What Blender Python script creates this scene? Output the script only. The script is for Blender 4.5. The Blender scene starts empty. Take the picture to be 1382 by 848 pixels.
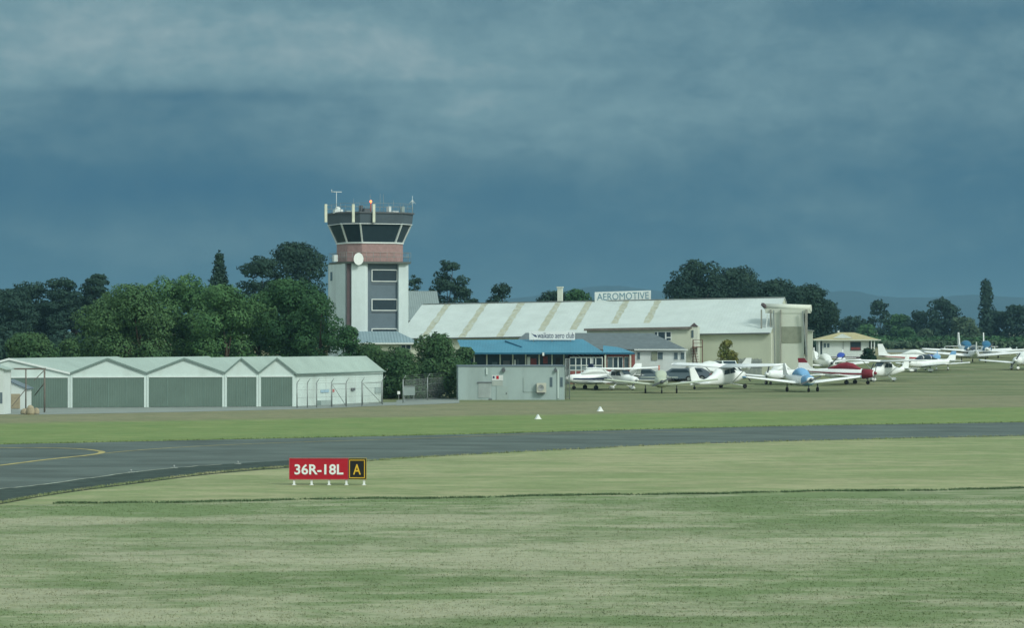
import bpy, math, random
import numpy as np
from mathutils import Vector, Matrix

# ------------------------------------------------------------------ camera, light, exposure
S = bpy.context.scene
COL = S.collection
R = math.radians
FPX, CX, HY, CH = 3600.0, 691.0, 446.0, 6.0      # focal length in px of the 1382 px wide photo, centre, horizon row, eye height

cam_d = bpy.data.cameras.new('camera'); cam = bpy.data.objects.new('camera', cam_d); COL.objects.link(cam)
cam_d.sensor_width = 36; cam_d.lens = 36 * FPX / 1382
cam.location = (0, 0, CH); cam.rotation_euler = (R(90) + math.atan(22 / FPX), 0, 0)
cam_d.clip_start = 1; cam_d.clip_end = 60000
S.camera = cam
S.render.engine = 'CYCLES'
S.view_settings.view_transform = 'Standard'; S.view_settings.look = 'None'
S.view_settings.gamma = 1; S.view_settings.use_curve_mapping = False
S.view_settings.exposure = 0.42

SUN_EL, SUN_AZ = R(38), R(132)        # azimuth clockwise from +Y: behind the camera, to the right
sd = bpy.data.lights.new('sun', 'SUN'); sun = bpy.data.objects.new('sun', sd); COL.objects.link(sun)
sd.energy = 1.5; sd.angle = R(12); sd.color = (0.96, 1.0, 0.93)
dirv = Vector((math.sin(SUN_AZ) * math.cos(SUN_EL), math.cos(SUN_AZ) * math.cos(SUN_EL), math.sin(SUN_EL)))
sun.rotation_euler = dirv.to_track_quat('Z', 'Y').to_euler()

world = bpy.data.worlds.new('World'); S.world = world; world.use_nodes = True
def build_world():
    nt = world.node_tree; N = nt.nodes; L = nt.links; N.clear()
    out = N.new('ShaderNodeOutputWorld'); bg = N.new('ShaderNodeBackground'); bg.inputs[1].default_value = 1.0
    L.new(bg.outputs[0], out.inputs[0])
    sky = N.new('ShaderNodeTexSky'); sky.sky_type = 'NISHITA'; sky.sun_disc = False
    sky.sun_elevation = SUN_EL; sky.sun_rotation = SUN_AZ; sky.air_density = 1.0; sky.dust_density = 2.5
    tc = N.new('ShaderNodeTexCoord'); sep = N.new('ShaderNodeSeparateXYZ'); L.new(tc.outputs['Generated'], sep.inputs[0])
    def m(op, a, b=None, c=None, clamp=False):
        n = N.new('ShaderNodeMath'); n.operation = op; n.use_clamp = clamp
        for i, v in enumerate((a, b, c)):
            if v is None: continue
            if isinstance(v, (int, float)): n.inputs[i].default_value = v
            else: L.new(v, n.inputs[i])
        return n.outputs[0]
    az = m('MULTIPLY', m('ARCTAN2', sep.outputs[0], sep.outputs[1]), 180 / math.pi)   # degrees right of +Y
    el = m('MULTIPLY', m('ARCSINE', sep.outputs[2]), 180 / math.pi)
    # strongly flattened cloud sheets
    def noise(sx, sy, scale, det, rough=0.55, dist=0.0, off=0.0):
        cb = N.new('ShaderNodeCombineXYZ'); L.new(m('MULTIPLY', az, sx), cb.inputs[0]); L.new(m('MULTIPLY', el, sy), cb.inputs[1]); cb.inputs[2].default_value = off
        n = N.new('ShaderNodeTexNoise'); n.inputs['Scale'].default_value = scale; n.inputs['Detail'].default_value = det
        n.inputs['Roughness'].default_value = rough; n.inputs['Distortion'].default_value = dist
        L.new(cb.outputs[0], n.inputs['Vector']); return n.outputs['Fac']
    n1 = noise(0.13, 0.32, 1.0, 6, 0.55, 0.5, 3.1)       # broad banks
    n2 = noise(0.34, 0.80, 1.0, 7, 0.6, 0.5, 8.7)      # streaks
    n3 = noise(1.5, 2.0, 1.0, 6, 0.65, 0.3, 1.3)
    def blob(a0, e0, sa, se, amp):
        da = m('DIVIDE', m('SUBTRACT', az, a0), sa); de = m('DIVIDE', m('SUBTRACT', el, e0), se)
        r2 = m('ADD', m('MULTIPLY', da, da), m('MULTIPLY', de, de))
        return m('MULTIPLY', m('EXPONENT', m('MULTIPLY', r2, -1.0)), amp)
    t = m('MULTIPLY', m('SUBTRACT', n1, 0.5), 0.7)
    t = m('ADD', t, m('MULTIPLY', m('SUBTRACT', n2, 0.5), 0.46))
    t = m('ADD', t, m('MULTIPLY', m('SUBTRACT', n3, 0.5), 0.28))
    t = m('ADD', t, 0.34); t = m('ADD', t, m('MULTIPLY', m('SUBTRACT', el, 2.6), 0.038))
    for b in ((-9.5, 6.2, 5.0, 1.3, .44), (-2.5, 5.9, 4, 1.4, .24), (3.0, 5.3, 4.5, 1.6, .20), (9.0, 5.0, 4, .9, .24), (1.0, 3.9, 4, .6, .12),
              (-8, 3.0, 6.5, .65, -.22), (3.0, 2.6, 4, .8, -.10), (-8.0, 1.75, 3, .5, .13), (7, 2.2, 5, 1.0, .04), (9, 6.8, 4, .4, -.16), (8, 5.4, 3, .45, -.10), (-6.5, 5.0, 3.6, .14, -.16), (-2.2, 5.25, 3.0, .13, -.10),
              (5, 0.6, 9, .5, .04), (-7, 4.8, 2.5, .3, -.10)):
        t = m('ADD', t, blob(*b))
    ramp = N.new('ShaderNodeValToRGB'); L.new(t, ramp.inputs[0]); cr = ramp.color_ramp
    cr.elements[0].position = 0.05; cr.elements[0].color = (0.045, 0.155, 0.260, 1)
    cr.elements[1].position = 1.0; cr.elements[1].color = (0.390, 0.520, 0.550, 1)
    e = cr.elements.new(0.30); e.color = (0.072, 0.190, 0.278, 1)
    e = cr.elements.new(0.52); e.color = (0.128, 0.258, 0.328, 1)
    e = cr.elements.new(0.75); e.color = (0.215, 0.370, 0.425, 1)
    gain = N.new('ShaderNodeMix'); gain.data_type = 'RGBA'; gain.blend_type = 'MULTIPLY'; gain.inputs[0].default_value = 1
    L.new(ramp.outputs[0], gain.inputs[6]); gain.inputs[7].default_value = (SKYG, SKYG, SKYG, 1)
    # the storm bank stands ahead; behind the camera and overhead the sky is open and bright
    sm = N.new('ShaderNodeMix'); sm.data_type = 'RGBA'; sm.blend_type = 'MULTIPLY'; sm.inputs[0].default_value = 1
    L.new(sky.outputs[0], sm.inputs[6]); sm.inputs[7].default_value = (NISH * 0.86, NISH * 1.0, NISH * 0.90, 1)
    ad = N.new('ShaderNodeMix'); ad.data_type = 'RGBA'; ad.blend_type = 'ADD'; ad.inputs[0].default_value = 1      # thin bright overcast over the open part
    L.new(sm.outputs[2], ad.inputs[6]); ad.inputs[7].default_value = (0.44, 0.525, 0.50, 1)
    mr = N.new('ShaderNodeMapRange'); mr.interpolation_type = 'SMOOTHSTEP'; L.new(m('ADD', m('MULTIPLY', sep.outputs[1], -1), m('MULTIPLY', sep.outputs[2], 1.4)), mr.inputs[0])
    mr.inputs[1].default_value = -0.85; mr.inputs[2].default_value = 0.15
    mx = N.new('ShaderNodeMix'); mx.data_type = 'RGBA'; L.new(mr.outputs[0], mx.inputs[0]); L.new(gain.outputs[2], mx.inputs[6]); L.new(ad.outputs[2], mx.inputs[7])
    L.new(mx.outputs[2], bg.inputs[0])
SKYG, NISH = 0.66, 0.035
build_world()

# ------------------------------------------------------------------ helpers
def tag(o, label=None, cat=None, group=None, kind=None):
    if label: o['label'] = label
    if cat: o['category'] = cat
    if group: o['group'] = group
    if kind: o['kind'] = kind
    return o
def ground_z(D):
    t = (D - 258.0) / 125.0
    t = max(0.0, min(1.0, t))
    return 2.3 * (0.75 * t + 0.25 * t * t * (3 - 2 * t))
def X(px, D): return (px - CX) * D / FPX
def Z(py, D): return CH - (py - HY) * D / FPX
def D_at(py):
    lo, hi = 40.0, 3000.0
    for _ in range(60):
        mid = (lo + hi) / 2
        if (CH - ground_z(mid)) * FPX / mid > (py - HY): lo = mid
        else: hi = mid
    return lo
def empty(name, loc, rz=0, **k):
    o = bpy.data.objects.new(name, None); COL.objects.link(o); o.location = loc; o.rotation_euler = (0, 0, rz)
    o.empty_display_size = 0.3
    return tag(o, **k)

class MB:
    def __init__(s): s.v = []; s.f = []; s.sm = []
    def poly(s, vs, fs, smooth=False):
        n = len(s.v); s.v += [tuple(v) for v in vs]
        for f in fs: s.f.append(tuple(i + n for i in f)); s.sm.append(smooth)
        return s
    def box(s, x0, x1, y0, y1, z0, z1):
        if x0 > x1: x0, x1 = x1, x0
        if y0 > y1: y0, y1 = y1, y0
        if z0 > z1: z0, z1 = z1, z0
        return s.poly([(x0,y0,z0),(x1,y0,z0),(x1,y1,z0),(x0,y1,z0),(x0,y0,z1),(x1,y0,z1),(x1,y1,z1),(x0,y1,z1)],
                      [(0,3,2,1),(4,5,6,7),(0,1,5,4),(1,2,6,5),(2,3,7,6),(3,0,4,7)])
    def hexa(s, b, t):                       # bottom ring, top ring (same count)
        n = len(b)
        return s.poly(list(b) + list(t), [tuple(range(n - 1, -1, -1)), tuple(range(n, 2 * n))] + [(i, (i + 1) % n, n + (i + 1) % n, n + i) for i in range(n)])
    def prism(s, pts, dv):                   # pts: planar polygon, extruded by dv
        return s.hexa(pts, [(p[0] + dv[0], p[1] + dv[1], p[2] + dv[2]) for p in pts])
    def bar(s, p, q, w, h=None):             # rectangular bar
        h = h or w; p = Vector(p); q = Vector(q); d = (q - p).normalized()
        up = Vector((0, 0, 1)) if abs(d.z) < .95 else Vector((0, 1, 0))
        a = d.cross(up).normalized(); b = a.cross(d).normalized()
        r = [a * (i * w / 2) + b * (j * h / 2) for i, j in ((-1,-1),(1,-1),(1,1),(-1,1))]
        return s.hexa([p + k for k in r], [q + k for k in r])
    def tube(s, p, q, r0, r1=None, n=8, smooth=True):
        r1 = r0 if r1 is None else r1; p = Vector(p); q = Vector(q); d = (q - p).normalized()
        up = Vector((0, 0, 1)) if abs(d.z) < .95 else Vector((0, 1, 0))
        a = d.cross(up).normalized(); b = a.cross(d).normalized()
        n0 = len(s.v)
        for c, r in ((p, r0), (q, r1)):
            for i in range(n):
                t = 2 * math.pi * i / n; s.v.append(tuple(c + a * math.cos(t) * r + b * math.sin(t) * r))
        for i in range(n): s.f.append((n0 + i, n0 + (i + 1) % n, n0 + n + (i + 1) % n, n0 + n + i)); s.sm.append(smooth)
        s.f.append(tuple(n0 + i for i in range(n - 1, -1, -1))); s.sm.append(False)
        s.f.append(tuple(n0 + n + i for i in range(n))); s.sm.append(False)
        return s
    def loft(s, rings, cap=True, smooth=True):
        n = len(rings[0]); n0 = len(s.v)
        for r in rings: s.v += [tuple(p) for p in r]
        for k in range(len(rings) - 1):
            for i in range(n):
                a = n0 + k * n + i; b = n0 + k * n + (i + 1) % n
                s.f.append((a, b, b + n, a + n)); s.sm.append(smooth)
        if cap:
            s.f.append(tuple(n0 + i for i in range(n - 1, -1, -1))); s.sm.append(False)
            m = n0 + (len(rings) - 1) * n; s.f.append(tuple(m + i for i in range(n))); s.sm.append(False)
        return s
    def ell(s, c, r, nu=14, nv=8):
        rings = []
        for k in range(1, nv):
            t = math.pi * k / nv
            rings.append([(c[0] + r[0] * math.sin(t) * math.cos(2*math.pi*i/nu), c[1] + r[1] * math.sin(t) * math.sin(2*math.pi*i/nu), c[2] - r[2] * math.cos(t)) for i in range(nu)])
        return s.loft(rings)
    def build(s, name, mat, parent=None):
        me = bpy.data.meshes.new(name); me.from_pydata(s.v, [], s.f); me.update()
        if any(s.sm): me.polygons.foreach_set('use_smooth', s.sm)
        me.materials.append(mat)
        o = bpy.data.objects.new(name, me); COL.objects.link(o)
        if parent: o.parent = parent
        return o

class Frame:                                  # a local frame (x along facade, y away from the camera) readable from photo rows and columns
    def __init__(f, px, D, ang=0.0, zb=None):
        f.x0 = X(px, D); f.d0 = D; f.a = R(ang); f.zb = ground_z(D) if zb is None else zb
        f.ca, f.sa = math.cos(f.a), math.sin(f.a)
    def root(f, name, **k): return empty(name, (f.x0, f.d0, f.zb), f.a, **k)
    def u(f, px, v=0.0):
        k = (px - CX) / FPX
        return (k * (f.d0 + v * f.ca) - f.x0 + v * f.sa) / (f.ca - k * f.sa)
    def z(f, py, u=0.0, v=0.0): return Z(py, f.d0 + u * f.sa + v * f.ca) - f.zb
    def p(f, px, py, v=0.0):
        u = f.u(px, v); return (u, v, f.z(py, u, v))
    def box(f, mb, px0, px1, py0, py1, v0, v1):
        u0, u1 = f.u(px0, v0), f.u(px1, v0); z0, z1 = f.z(py0, (u0+u1)/2, v0), f.z(py1, (u0+u1)/2, v0)
        return mb.box(u0, u1, v0, v1, z0, z1)

# ------------------------------------------------------------------ materials
def mat(name, col, rough=0.8, var=0.12, scale=1.5, metal=0.0, spec=0.3, bump=0.0, vstretch=None, emit=None, island=0.0, stain=None):
    m = bpy.data.materials.new(name); m.use_nodes = True; nt = m.node_tree; N = nt.nodes; L = nt.links
    b = N['Principled BSDF']; b.inputs['Roughness'].default_value = rough; b.inputs['Metallic'].default_value = metal
    b.inputs['Specular IOR Level'].default_value = spec
    if emit: b.inputs['Emission Color'].default_value = (*col, 1); b.inputs['Emission Strength'].default_value = emit
    tc = N.new('ShaderNodeTexCoord'); mp = N.new('ShaderNodeMapping'); L.new(tc.outputs['Object'], mp.inputs[0])
    if vstretch: mp.inputs['Scale'].default_value = vstretch
    n = N.new('ShaderNodeTexNoise'); n.inputs['Scale'].default_value = scale; n.inputs['Detail'].default_value = 6; n.inputs['Roughness'].default_value = .62
    L.new(mp.outputs[0], n.inputs['Vector'])
    mr = N.new('ShaderNodeMapRange'); L.new(n.outputs['Fac'], mr.inputs[0]); mr.inputs[1].default_value = .3; mr.inputs[2].default_value = .7
    mr.inputs[3].default_value = 1 - var; mr.inputs[4].default_value = 1 + var
    fac = mr.outputs[0]
    if island:
        g = N.new('ShaderNodeNewGeometry'); mi = N.new('ShaderNodeMapRange'); L.new(g.outputs['Random Per Island'], mi.inputs[0])
        mi.inputs[3].default_value = 1 - island; mi.inputs[4].default_value = 1 + island
        mm = N.new('ShaderNodeMath'); mm.operation = 'MULTIPLY'; L.new(fac, mm.inputs[0]); L.new(mi.outputs[0], mm.inputs[1]); fac = mm.outputs[0]
    v = N.new('ShaderNodeVectorMath'); v.operation = 'SCALE'; v.inputs[0].default_value = col; L.new(fac, v.inputs['Scale'])
    last = v.outputs[0]
    if stain:                                   # (colour, amount): streaky grime
        n2 = N.new('ShaderNodeTexNoise'); n2.inputs['Scale'].default_value = scale * .6; n2.inputs['Detail'].default_value = 8
        mp2 = N.new('ShaderNodeMapping'); mp2.inputs['Scale'].default_value = (2.2, 2.2, .35); mp2.inputs['Location'].default_value = (7, 3, 1)
        L.new(tc.outputs['Object'], mp2.inputs[0]); L.new(mp2.outputs[0], n2.inputs['Vector'])
        m2 = N.new('ShaderNodeMapRange'); L.new(n2.outputs['Fac'], m2.inputs[0]); m2.inputs[1].default_value = .5; m2.inputs[2].default_value = .75; m2.inputs[4].default_value = stain[1]
        mx = N.new('ShaderNodeMix'); mx.data_type = 'RGBA'; L.new(m2.outputs[0], mx.inputs[0]); L.new(last, mx.inputs[6]); mx.inputs[7].default_value = (*stain[0], 1); last = mx.outputs[2]
    L.new(last, b.inputs['Base Color'])
    if bump:
        bp = N.new('ShaderNodeBump'); bp.inputs['Strength'].default_value = bump; bp.inputs['Distance'].default_value = .05
        L.new(n.outputs['Fac'], bp.inputs['Height']); L.new(bp.outputs[0], b.inputs['Normal'])
    return m
def ribbed(name, col, pitch=0.3, rough=.6, axis=0, depth=.02, stain=None, var=.1, scale=.5):   # corrugated sheet: ribs by bump
    m = mat(name, col, rough=rough, var=var, scale=scale, stain=stain); nt = m.node_tree; N = nt.nodes; L = nt.links
    tc = N.new('ShaderNodeTexCoord'); sp = N.new('ShaderNodeSeparateXYZ'); L.new(tc.outputs['Object'], sp.inputs[0])
    a = N.new('ShaderNodeMath'); a.operation = 'MULTIPLY'; a.inputs[1].default_value = 2 * math.pi / pitch; L.new(sp.outputs[axis], a.inputs[0])
    s = N.new('ShaderNodeMath'); s.operation = 'SINE'; L.new(a.outputs[0], s.inputs[0])
    bp = N.new('ShaderNodeBump'); bp.inputs['Distance'].default_value = depth; bp.inputs['Strength'].default_value = .8
    L.new(s.outputs[0], bp.inputs['Height']); L.new(bp.outputs[0], N['Principled BSDF'].inputs['Normal'])
    return m
def foliage(name, c1, c2):
    m = bpy.data.materials.new(name); m.use_nodes = True; nt = m.node_tree; N = nt.nodes; L = nt.links
    b = N['Principled BSDF']; b.inputs['Roughness'].default_value = .75; b.inputs['Specular IOR Level'].default_value = .15
    tc = N.new('ShaderNodeTexCoord'); n = N.new('ShaderNodeTexNoise'); n.inputs['Scale'].default_value = .45; n.inputs['Detail'].default_value = 4
    L.new(tc.outputs['Object'], n.inputs['Vector'])
    g = N.new('ShaderNodeNewGeometry')
    ad = N.new('ShaderNodeMath'); ad.operation = 'MULTIPLY_ADD'; L.new(g.outputs['Random Per Island'], ad.inputs[0]); ad.inputs[1].default_value = .22; L.new(n.outputs['Fac'], ad.inputs[2])
    mr = N.new('ShaderNodeMapRange'); L.new(ad.outputs[0], mr.inputs[0]); mr.inputs[1].default_value = .38; mr.inputs[2].default_value = .85
    mx = N.new('ShaderNodeMix'); mx.data_type = 'RGBA'; L.new(mr.outputs[0], mx.inputs[0]); mx.inputs[6].default_value = (*c1, 1); mx.inputs[7].default_value = (*c2, 1)
    L.new(mx.outputs[2], b.inputs['Base Color'])
    tr = N.new('ShaderNodeBsdfTranslucent'); L.new(mx.outputs[2], tr.inputs[0]); ms = N.new('ShaderNodeMixShader'); ms.inputs[0].default_value = .18
    L.new(b.outputs[0], ms.inputs[1]); L.new(tr.outputs[0], ms.inputs[2]); L.new(ms.outputs[0], N['Material Output'].inputs[0])
    return m

M = dict(
    white=mat('white_paint', (.62, .67, .65), .6, .06, .8, stain=((.40, .43, .38), .35)),
    hwhite=mat('hangar_white_cladding', (.56, .65, .62), .65, .06, .6, stain=((.36, .40, .36), .4)),
    tower_white=mat('tower_render', (.58, .66, .66), .75, .07, .5, stain=((.38, .42, .42), .45)),
    trim=mat('white_trim', (.66, .70, .68), .5, .04),
    greentrim=mat('grey_green_barge', (.16, .22, .20), .6, .08),
    groof=ribbed('pale_green_roof', (.32, .40, .36), .25, .65, 0, .004),
    gdoor=ribbed('sage_door', (.115, .168, .142), .18, .7, 0, .004),
    cream=mat('cream_wall', (.50, .53, .42), .75, .06, .5, stain=((.40, .43, .35), .4)),
    cream2=mat('pale_cream_cladding', (.60, .63, .54), .7, .06, .5, stain=((.48, .51, .43), .35)),
    sheet=ribbed('weathered_white_roof', (.49, .55, .53), .4, .7, 0, .004, stain=((.44, .50, .46), .4), var=.08),
    tan=mat('aged_rooflight', (.37, .38, .29), .7, .2, 1.8, stain=((.46, .53, .51), .9)),
    grey=mat('grey_wall', (.34, .42, .41), .8, .06, .6, stain=((.19, .23, .22), .5)),
    greydoor=mat('grey_door', (.32, .39, .37), .6, .05),
    dgrey=mat('dark_grey_metal', (.10, .11, .12), .6, .1),
    fascia=mat('dark_fascia', (.075, .10, .12), .7, .1, .8),
    spandrel=mat('grey_spandrel', (.12, .16, .19), .6, .08),
    tile=mat('grey_tile_roof', (.12, .15, .16), .8, .15, 2),
    mauve=mat('mauve_grey_cladding', (.20, .21, .24), .8, .1, 1),
    slate=ribbed('slate_blue_roof', (.20, .28, .31), .3, .6, 0),
    blue=ribbed('blue_steel_roof', (.06, .215, .31), .3, .6, 0, .006),
    bluetrim=mat('blue_gutter', (.02, .12, .20), .5),
    brick=mat('pink_brick', (.34, .22, .21), .85, .15, 3, bump=.2),
    brick2=mat('pink_brick_panel', (.40, .25, .22), .85, .12, 3, bump=.2),
    redbrick=mat('red_brick', (.26, .09, .08), .85, .25, 4),
    brown=mat('brown_cladding', (.10, .075, .08), .7),
    glass=mat('dark_glass', (.028, .048, .062), .15, .1, spec=.22),
    glass2=mat('blue_grey_glass', (.09, .13, .15), .2, .1, spec=.2),
    steel=mat('galvanised_steel', (.28, .31, .30), .5, .15, metal=.3),
    rust=mat('rusty_brown_paint', (.14, .075, .055), .8, .3, 3),
    timber=mat('weathered_timber', (.16, .14, .12), .85, .3, 3),
    straw=mat('tan_canvas', (.34, .29, .20), .85, .3, 3),
    ochre=mat('ochre_roof', (.40, .36, .20), .8, .12, 2),
    red=mat('sign_red', (.42, .008, .022), .45, .06),
    black=mat('sign_black', (.012, .012, .012), .5),
    yellow=mat('sign_yellow', (.70, .42, .03), .5, .05),
    wht=mat('sign_white', (.78, .80, .78), .5, .03),
    letterblue=mat('faded_blue_letters', (.12, .23, .29), .6, .15),
    darkblue=mat('navy_letters', (.03, .05, .12), .6),
    beacon=mat('beacon_orange', (1.0, .18, .05), .4, emit=3.0),
    ac=mat('aircraft_white', (.80, .82, .81), .35, .04, spec=.5),
    acgreen=mat('aircraft_cream_green', (.42, .47, .36), .4, .08, spec=.5),
    acred=mat('maroon_cover', (.20, .018, .030), .6, .15),
    acblue=mat('blue_cover', (.16, .34, .55), .6, .15),
    acdblue=mat('royal_blue_cover', (.03, .07, .34), .6, .15),
    acteal=mat('teal_blue_paint', (.02, .13, .24), .4, .1),
    acnavy=mat('navy_stripe', (.02, .035, .09), .4),
    accover=mat('pale_canvas_cover', (.70, .73, .71), .8, .08, 2, bump=.2),
    stripe=mat('red_stripe', (.45, .04, .04), .4),
    orange=mat('orange_tip', (.50, .12, .07), .5),
    tyre=mat('tyre_rubber', (.015, .015, .015), .9),
    carblue=mat('car_dark_blue', (.10, .14, .17), .3, .05, spec=.5),
    carsilver=mat('car_slate', (.13, .16, .20), .3, .05, spec=.5),
    bark=mat('bark', (.07, .055, .04), .9, .3, 3),
    hbark=mat('pale_bark', (.12, .10, .08), .9, .3, 3),
    hill=mat('far_hill', (.010, .032, .045), .95, .25, .004),
    asphalt=None, edge=mat('door_edge', (.17, .25, .22), .6), concrete=mat('apron_concrete', (.22, .25, .23), .9, .12, .4),
    yline=mat('yellow_paint_line', (.36, .31, .12), .8, .45, 1.2),
    wline=mat('faded_white_line', (.30, .33, .27), .8, .5, 1.2),
    interior=mat('interior_red', (.20, .05, .05), .8, .3, 2),
)
F = dict(
    mid=foliage('foliage_mid_green', (.040, .110, .042), (.115, .225, .085)),
    oak=foliage('foliage_olive_green', (.040, .100, .042), (.108, .195, .078)),
    deep=foliage('foliage_deep_green', (.024, .075, .032), (.062, .142, .055)),
    dark=foliage('foliage_macrocarpa', (.015, .042, .034), (.040, .082, .056)),
    hedge=foliage('foliage_shrub', (.032, .085, .036), (.085, .155, .062)),
    gold=foliage('foliage_gold_green', (.10, .13, .03), (.24, .22, .06)),
    bushd=foliage('foliage_clipped_bush', (.010, .035, .020), (.025, .060, .028)),
    grey=foliage('foliage_grey_green', (.045, .085, .050), (.095, .145, .085)),
)

# ------------------------------------------------------------------ ground
def ground_material():
    m = bpy.data.materials.new('mown_grass'); m.use_nodes = True; nt = m.node_tree; N = nt.nodes; L = nt.links
    b = N['Principled BSDF']; b.inputs['Roughness'].default_value = .95; b.inputs['Specular IOR Level'].default_value = .1
    g = N.new('ShaderNodeNewGeometry'); sp = N.new('ShaderNodeSeparateXYZ'); L.new(g.outputs['Position'], sp.inputs[0])
    def ma(op, a, c=None, d=None):
        n = N.new('ShaderNodeMath'); n.operation = op
        for i, v in enumerate((a, c, d)):
            if v is None: continue
            if isinstance(v, (int, float)): n.inputs[i].default_value = v
            else: L.new(v, n.inputs[i])
        return n.outputs[0]
    def noise(scale, det, sc=(1, 1, 1), rough=.6, loc=(0, 0, 0)):
        mp = N.new('ShaderNodeMapping'); mp.inputs['Scale'].default_value = sc; mp.inputs['Location'].default_value = loc; L.new(g.outputs['Position'], mp.inputs[0])
        n = N.new('ShaderNodeTexNoise'); n.inputs['Scale'].default_value = scale; n.inputs['Detail'].default_value = det; n.inputs['Roughness'].default_value = rough
        L.new(mp.outputs[0], n.inputs['Vector']); return n.outputs['Fac']
    def step(v, a, c, lo=0., hi=1.):
        r = N.new('ShaderNodeMapRange'); r.interpolation_type = 'SMOOTHSTEP'; L.new(v, r.inputs[0])
        r.inputs[1].default_value = a; r.inputs[2].default_value = c; r.inputs[3].default_value = lo; r.inputs[4].default_value = hi; return r.outputs[0]
    def mix(f, a, c):
        x = N.new('ShaderNodeMix'); x.data_type = 'RGBA'
        (L.new(f, x.inputs[0]) if not isinstance(f, (int, float)) else setattr(x.inputs[0], 'default_value', f))
        for i, v in ((6, a), (7, c)):
            if isinstance(v, tuple): x.inputs[i].default_value = (*v, 1)
            else: L.new(v, x.inputs[i])
        return x.outputs[2]
    wob = ma('MULTIPLY', ma('SUBTRACT', noise(.12, 3), .5), 5.0)
    s1 = ma('ADD', ma('MULTIPLY_ADD', sp.outputs[0], -.257, sp.outputs[1]), ma('MULTIPLY', ma('SUBTRACT', noise(.6, 3), .5), .8))   # foreground / verge edge at 96
    s2 = ma('ADD', ma('MULTIPLY_ADD', sp.outputs[0], -.50, sp.outputs[1]), wob)
    # foreground: rough grass with dry patches
    pat = noise(.050, 7, (1, 2.2, 1), .62, (5, 2, .4)); pat2 = noise(.42, 7, (.8, 1.7, 1), .68); fine = noise(7.0, 4)
    f1 = step(ma('ADD', pat, ma('MULTIPLY', ma('SUBTRACT', pat2, .5), .55)), .44, .62)
    fore = mix(f1, (.150, .205, .094), (.310, .318, .212))
    # a drier belt across the middle of the foreground
    belt = ma('MULTIPLY', step(sp.outputs[1], 66, 71), step(sp.outputs[1], 84, 77))
    fore = mix(ma('MULTIPLY', belt, step(pat2, .34, .62, .05, .75)), fore, (.325, .330, .225))
    verge = mix(step(ma('ADD', pat2, ma('MULTIPLY', ma('SUBTRACT', pat, .5), .8)), .35, .68), (0.198, 0.246, 0.115), (0.312, 0.317, 0.181))
    c = mix(step(s1, 95.6, 96.2), fore, verge)
    far1 = mix(step(pat2, .35, .65), (0.132, 0.205, 0.074), (0.201, 0.248, 0.100))
    edge = ma('MULTIPLY', step(s2, 152, 156), step(s2, 161, 157))
    far1 = mix(ma('MULTIPLY', edge, .0), far1, (0.350, 0.321, 0.217))
    c = mix(step(s2, 147, 149), c, far1)
    far2 = mix(step(pat2, .35, .65), (0.162, 0.181, 0.103), (0.237, 0.226, 0.137))
    c = mix(step(s2, 184, 192), c, far2)
    far3 = mix(step(noise(.09, 5, (1, 2.5, 1)), .35, .65), (0.125, 0.160, 0.080), (0.206, 0.215, 0.120))
    c = mix(step(s2, 218, 226), c, far3)
    far4 = mix(step(noise(.02, 5, (1, 1, 1)), .35, .65), (0.162, 0.177, 0.092), (0.275, 0.243, 0.149))
    c = mix(step(sp.outputs[1], 330, 420), c, far4)
    # mowing stripes beside the taxiway
    st = ma('SINE', ma('MULTIPLY', s2, .55)); c2 = N.new('ShaderNodeVectorMath'); c2.operation = 'SCALE'; L.new(c, c2.inputs[0])
    k = ma('ADD', ma('MULTIPLY', st, .035), ma('MULTIPLY_ADD', ma('SUBTRACT', fine, .5), .5, 1.0)); k = ma('ADD', k, ma('MULTIPLY', ma('SUBTRACT', noise(1.6, 5), .5), .5))
    L.new(k, c2.inputs['Scale']); L.new(c2.outputs[0], b.inputs['Base Color'])
    bp = N.new('ShaderNodeBump'); bp.inputs['Strength'].default_value = .5; bp.inputs['Distance'].default_value = .06; L.new(fine, bp.inputs['Height']); L.new(bp.outputs[0], b.inputs['Normal'])
    return m
M['grass'] = ground_material()

def make_ground():
    ys = [-200, 0, 50, 100, 150, 200, 240, 258] + [258 + 6.25 * i for i in range(1, 21)] + [420, 600, 1000, 2500, 6000, 16000, 30000]
    xs = [-16000, -5000, -1500, -400, -150, -60, 0, 60, 150, 400, 1500, 5000, 16000]
    v = [(x, y, ground_z(y)) for y in ys for x in xs]; n = len(xs)
    f = [(j * n + i, j * n + i + 1, (j + 1) * n + i + 1, (j + 1) * n + i) for j in range(len(ys) - 1) for i in range(n - 1)]
    o = MB().poly(v, f, True).build('ground', M['grass']); tag(o, 'mown airfield grass with dry pale patches', kind='structure')
make_ground()

def asphalt():
    m = mat('asphalt', (.096, .122, .112), .9, .34, .16, spec=.12, vstretch=(1, 2.2, 1)); return m
M['asphalt'] = asphalt(); M['shoulder'] = mat('dark_shoulder', (.046, .066, .058), .95, .3, .9, spec=.1)
def gp(px, py, dz=0.0):
    D = D_at(py); return (X(px, D), D, ground_z(D) + dz)
def sheet(name, pts, m, dz, **k):
    o = MB().poly([gp(x, y, dz) for x, y in pts], [tuple(range(len(pts)))]).build(name, m); tag(o, kind='structure', **k); return o
def strip(mb, line, w, dz):
    P = [Vector(gp(x, y, dz)) for x, y in line]; n = len(P); a = []; b = []
    for i in range(n):
        t = (P[min(i + 1, n - 1)] - P[max(i - 1, 0)]).normalized(); s = Vector((-t.y, t.x, 0)) * w / 2
        a.append(P[i] + s); b.append(P[i] - s)
    return mb.poly(a + b, [(i, n + i, n + i + 1, i + 1) for i in range(n - 1)])
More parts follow.
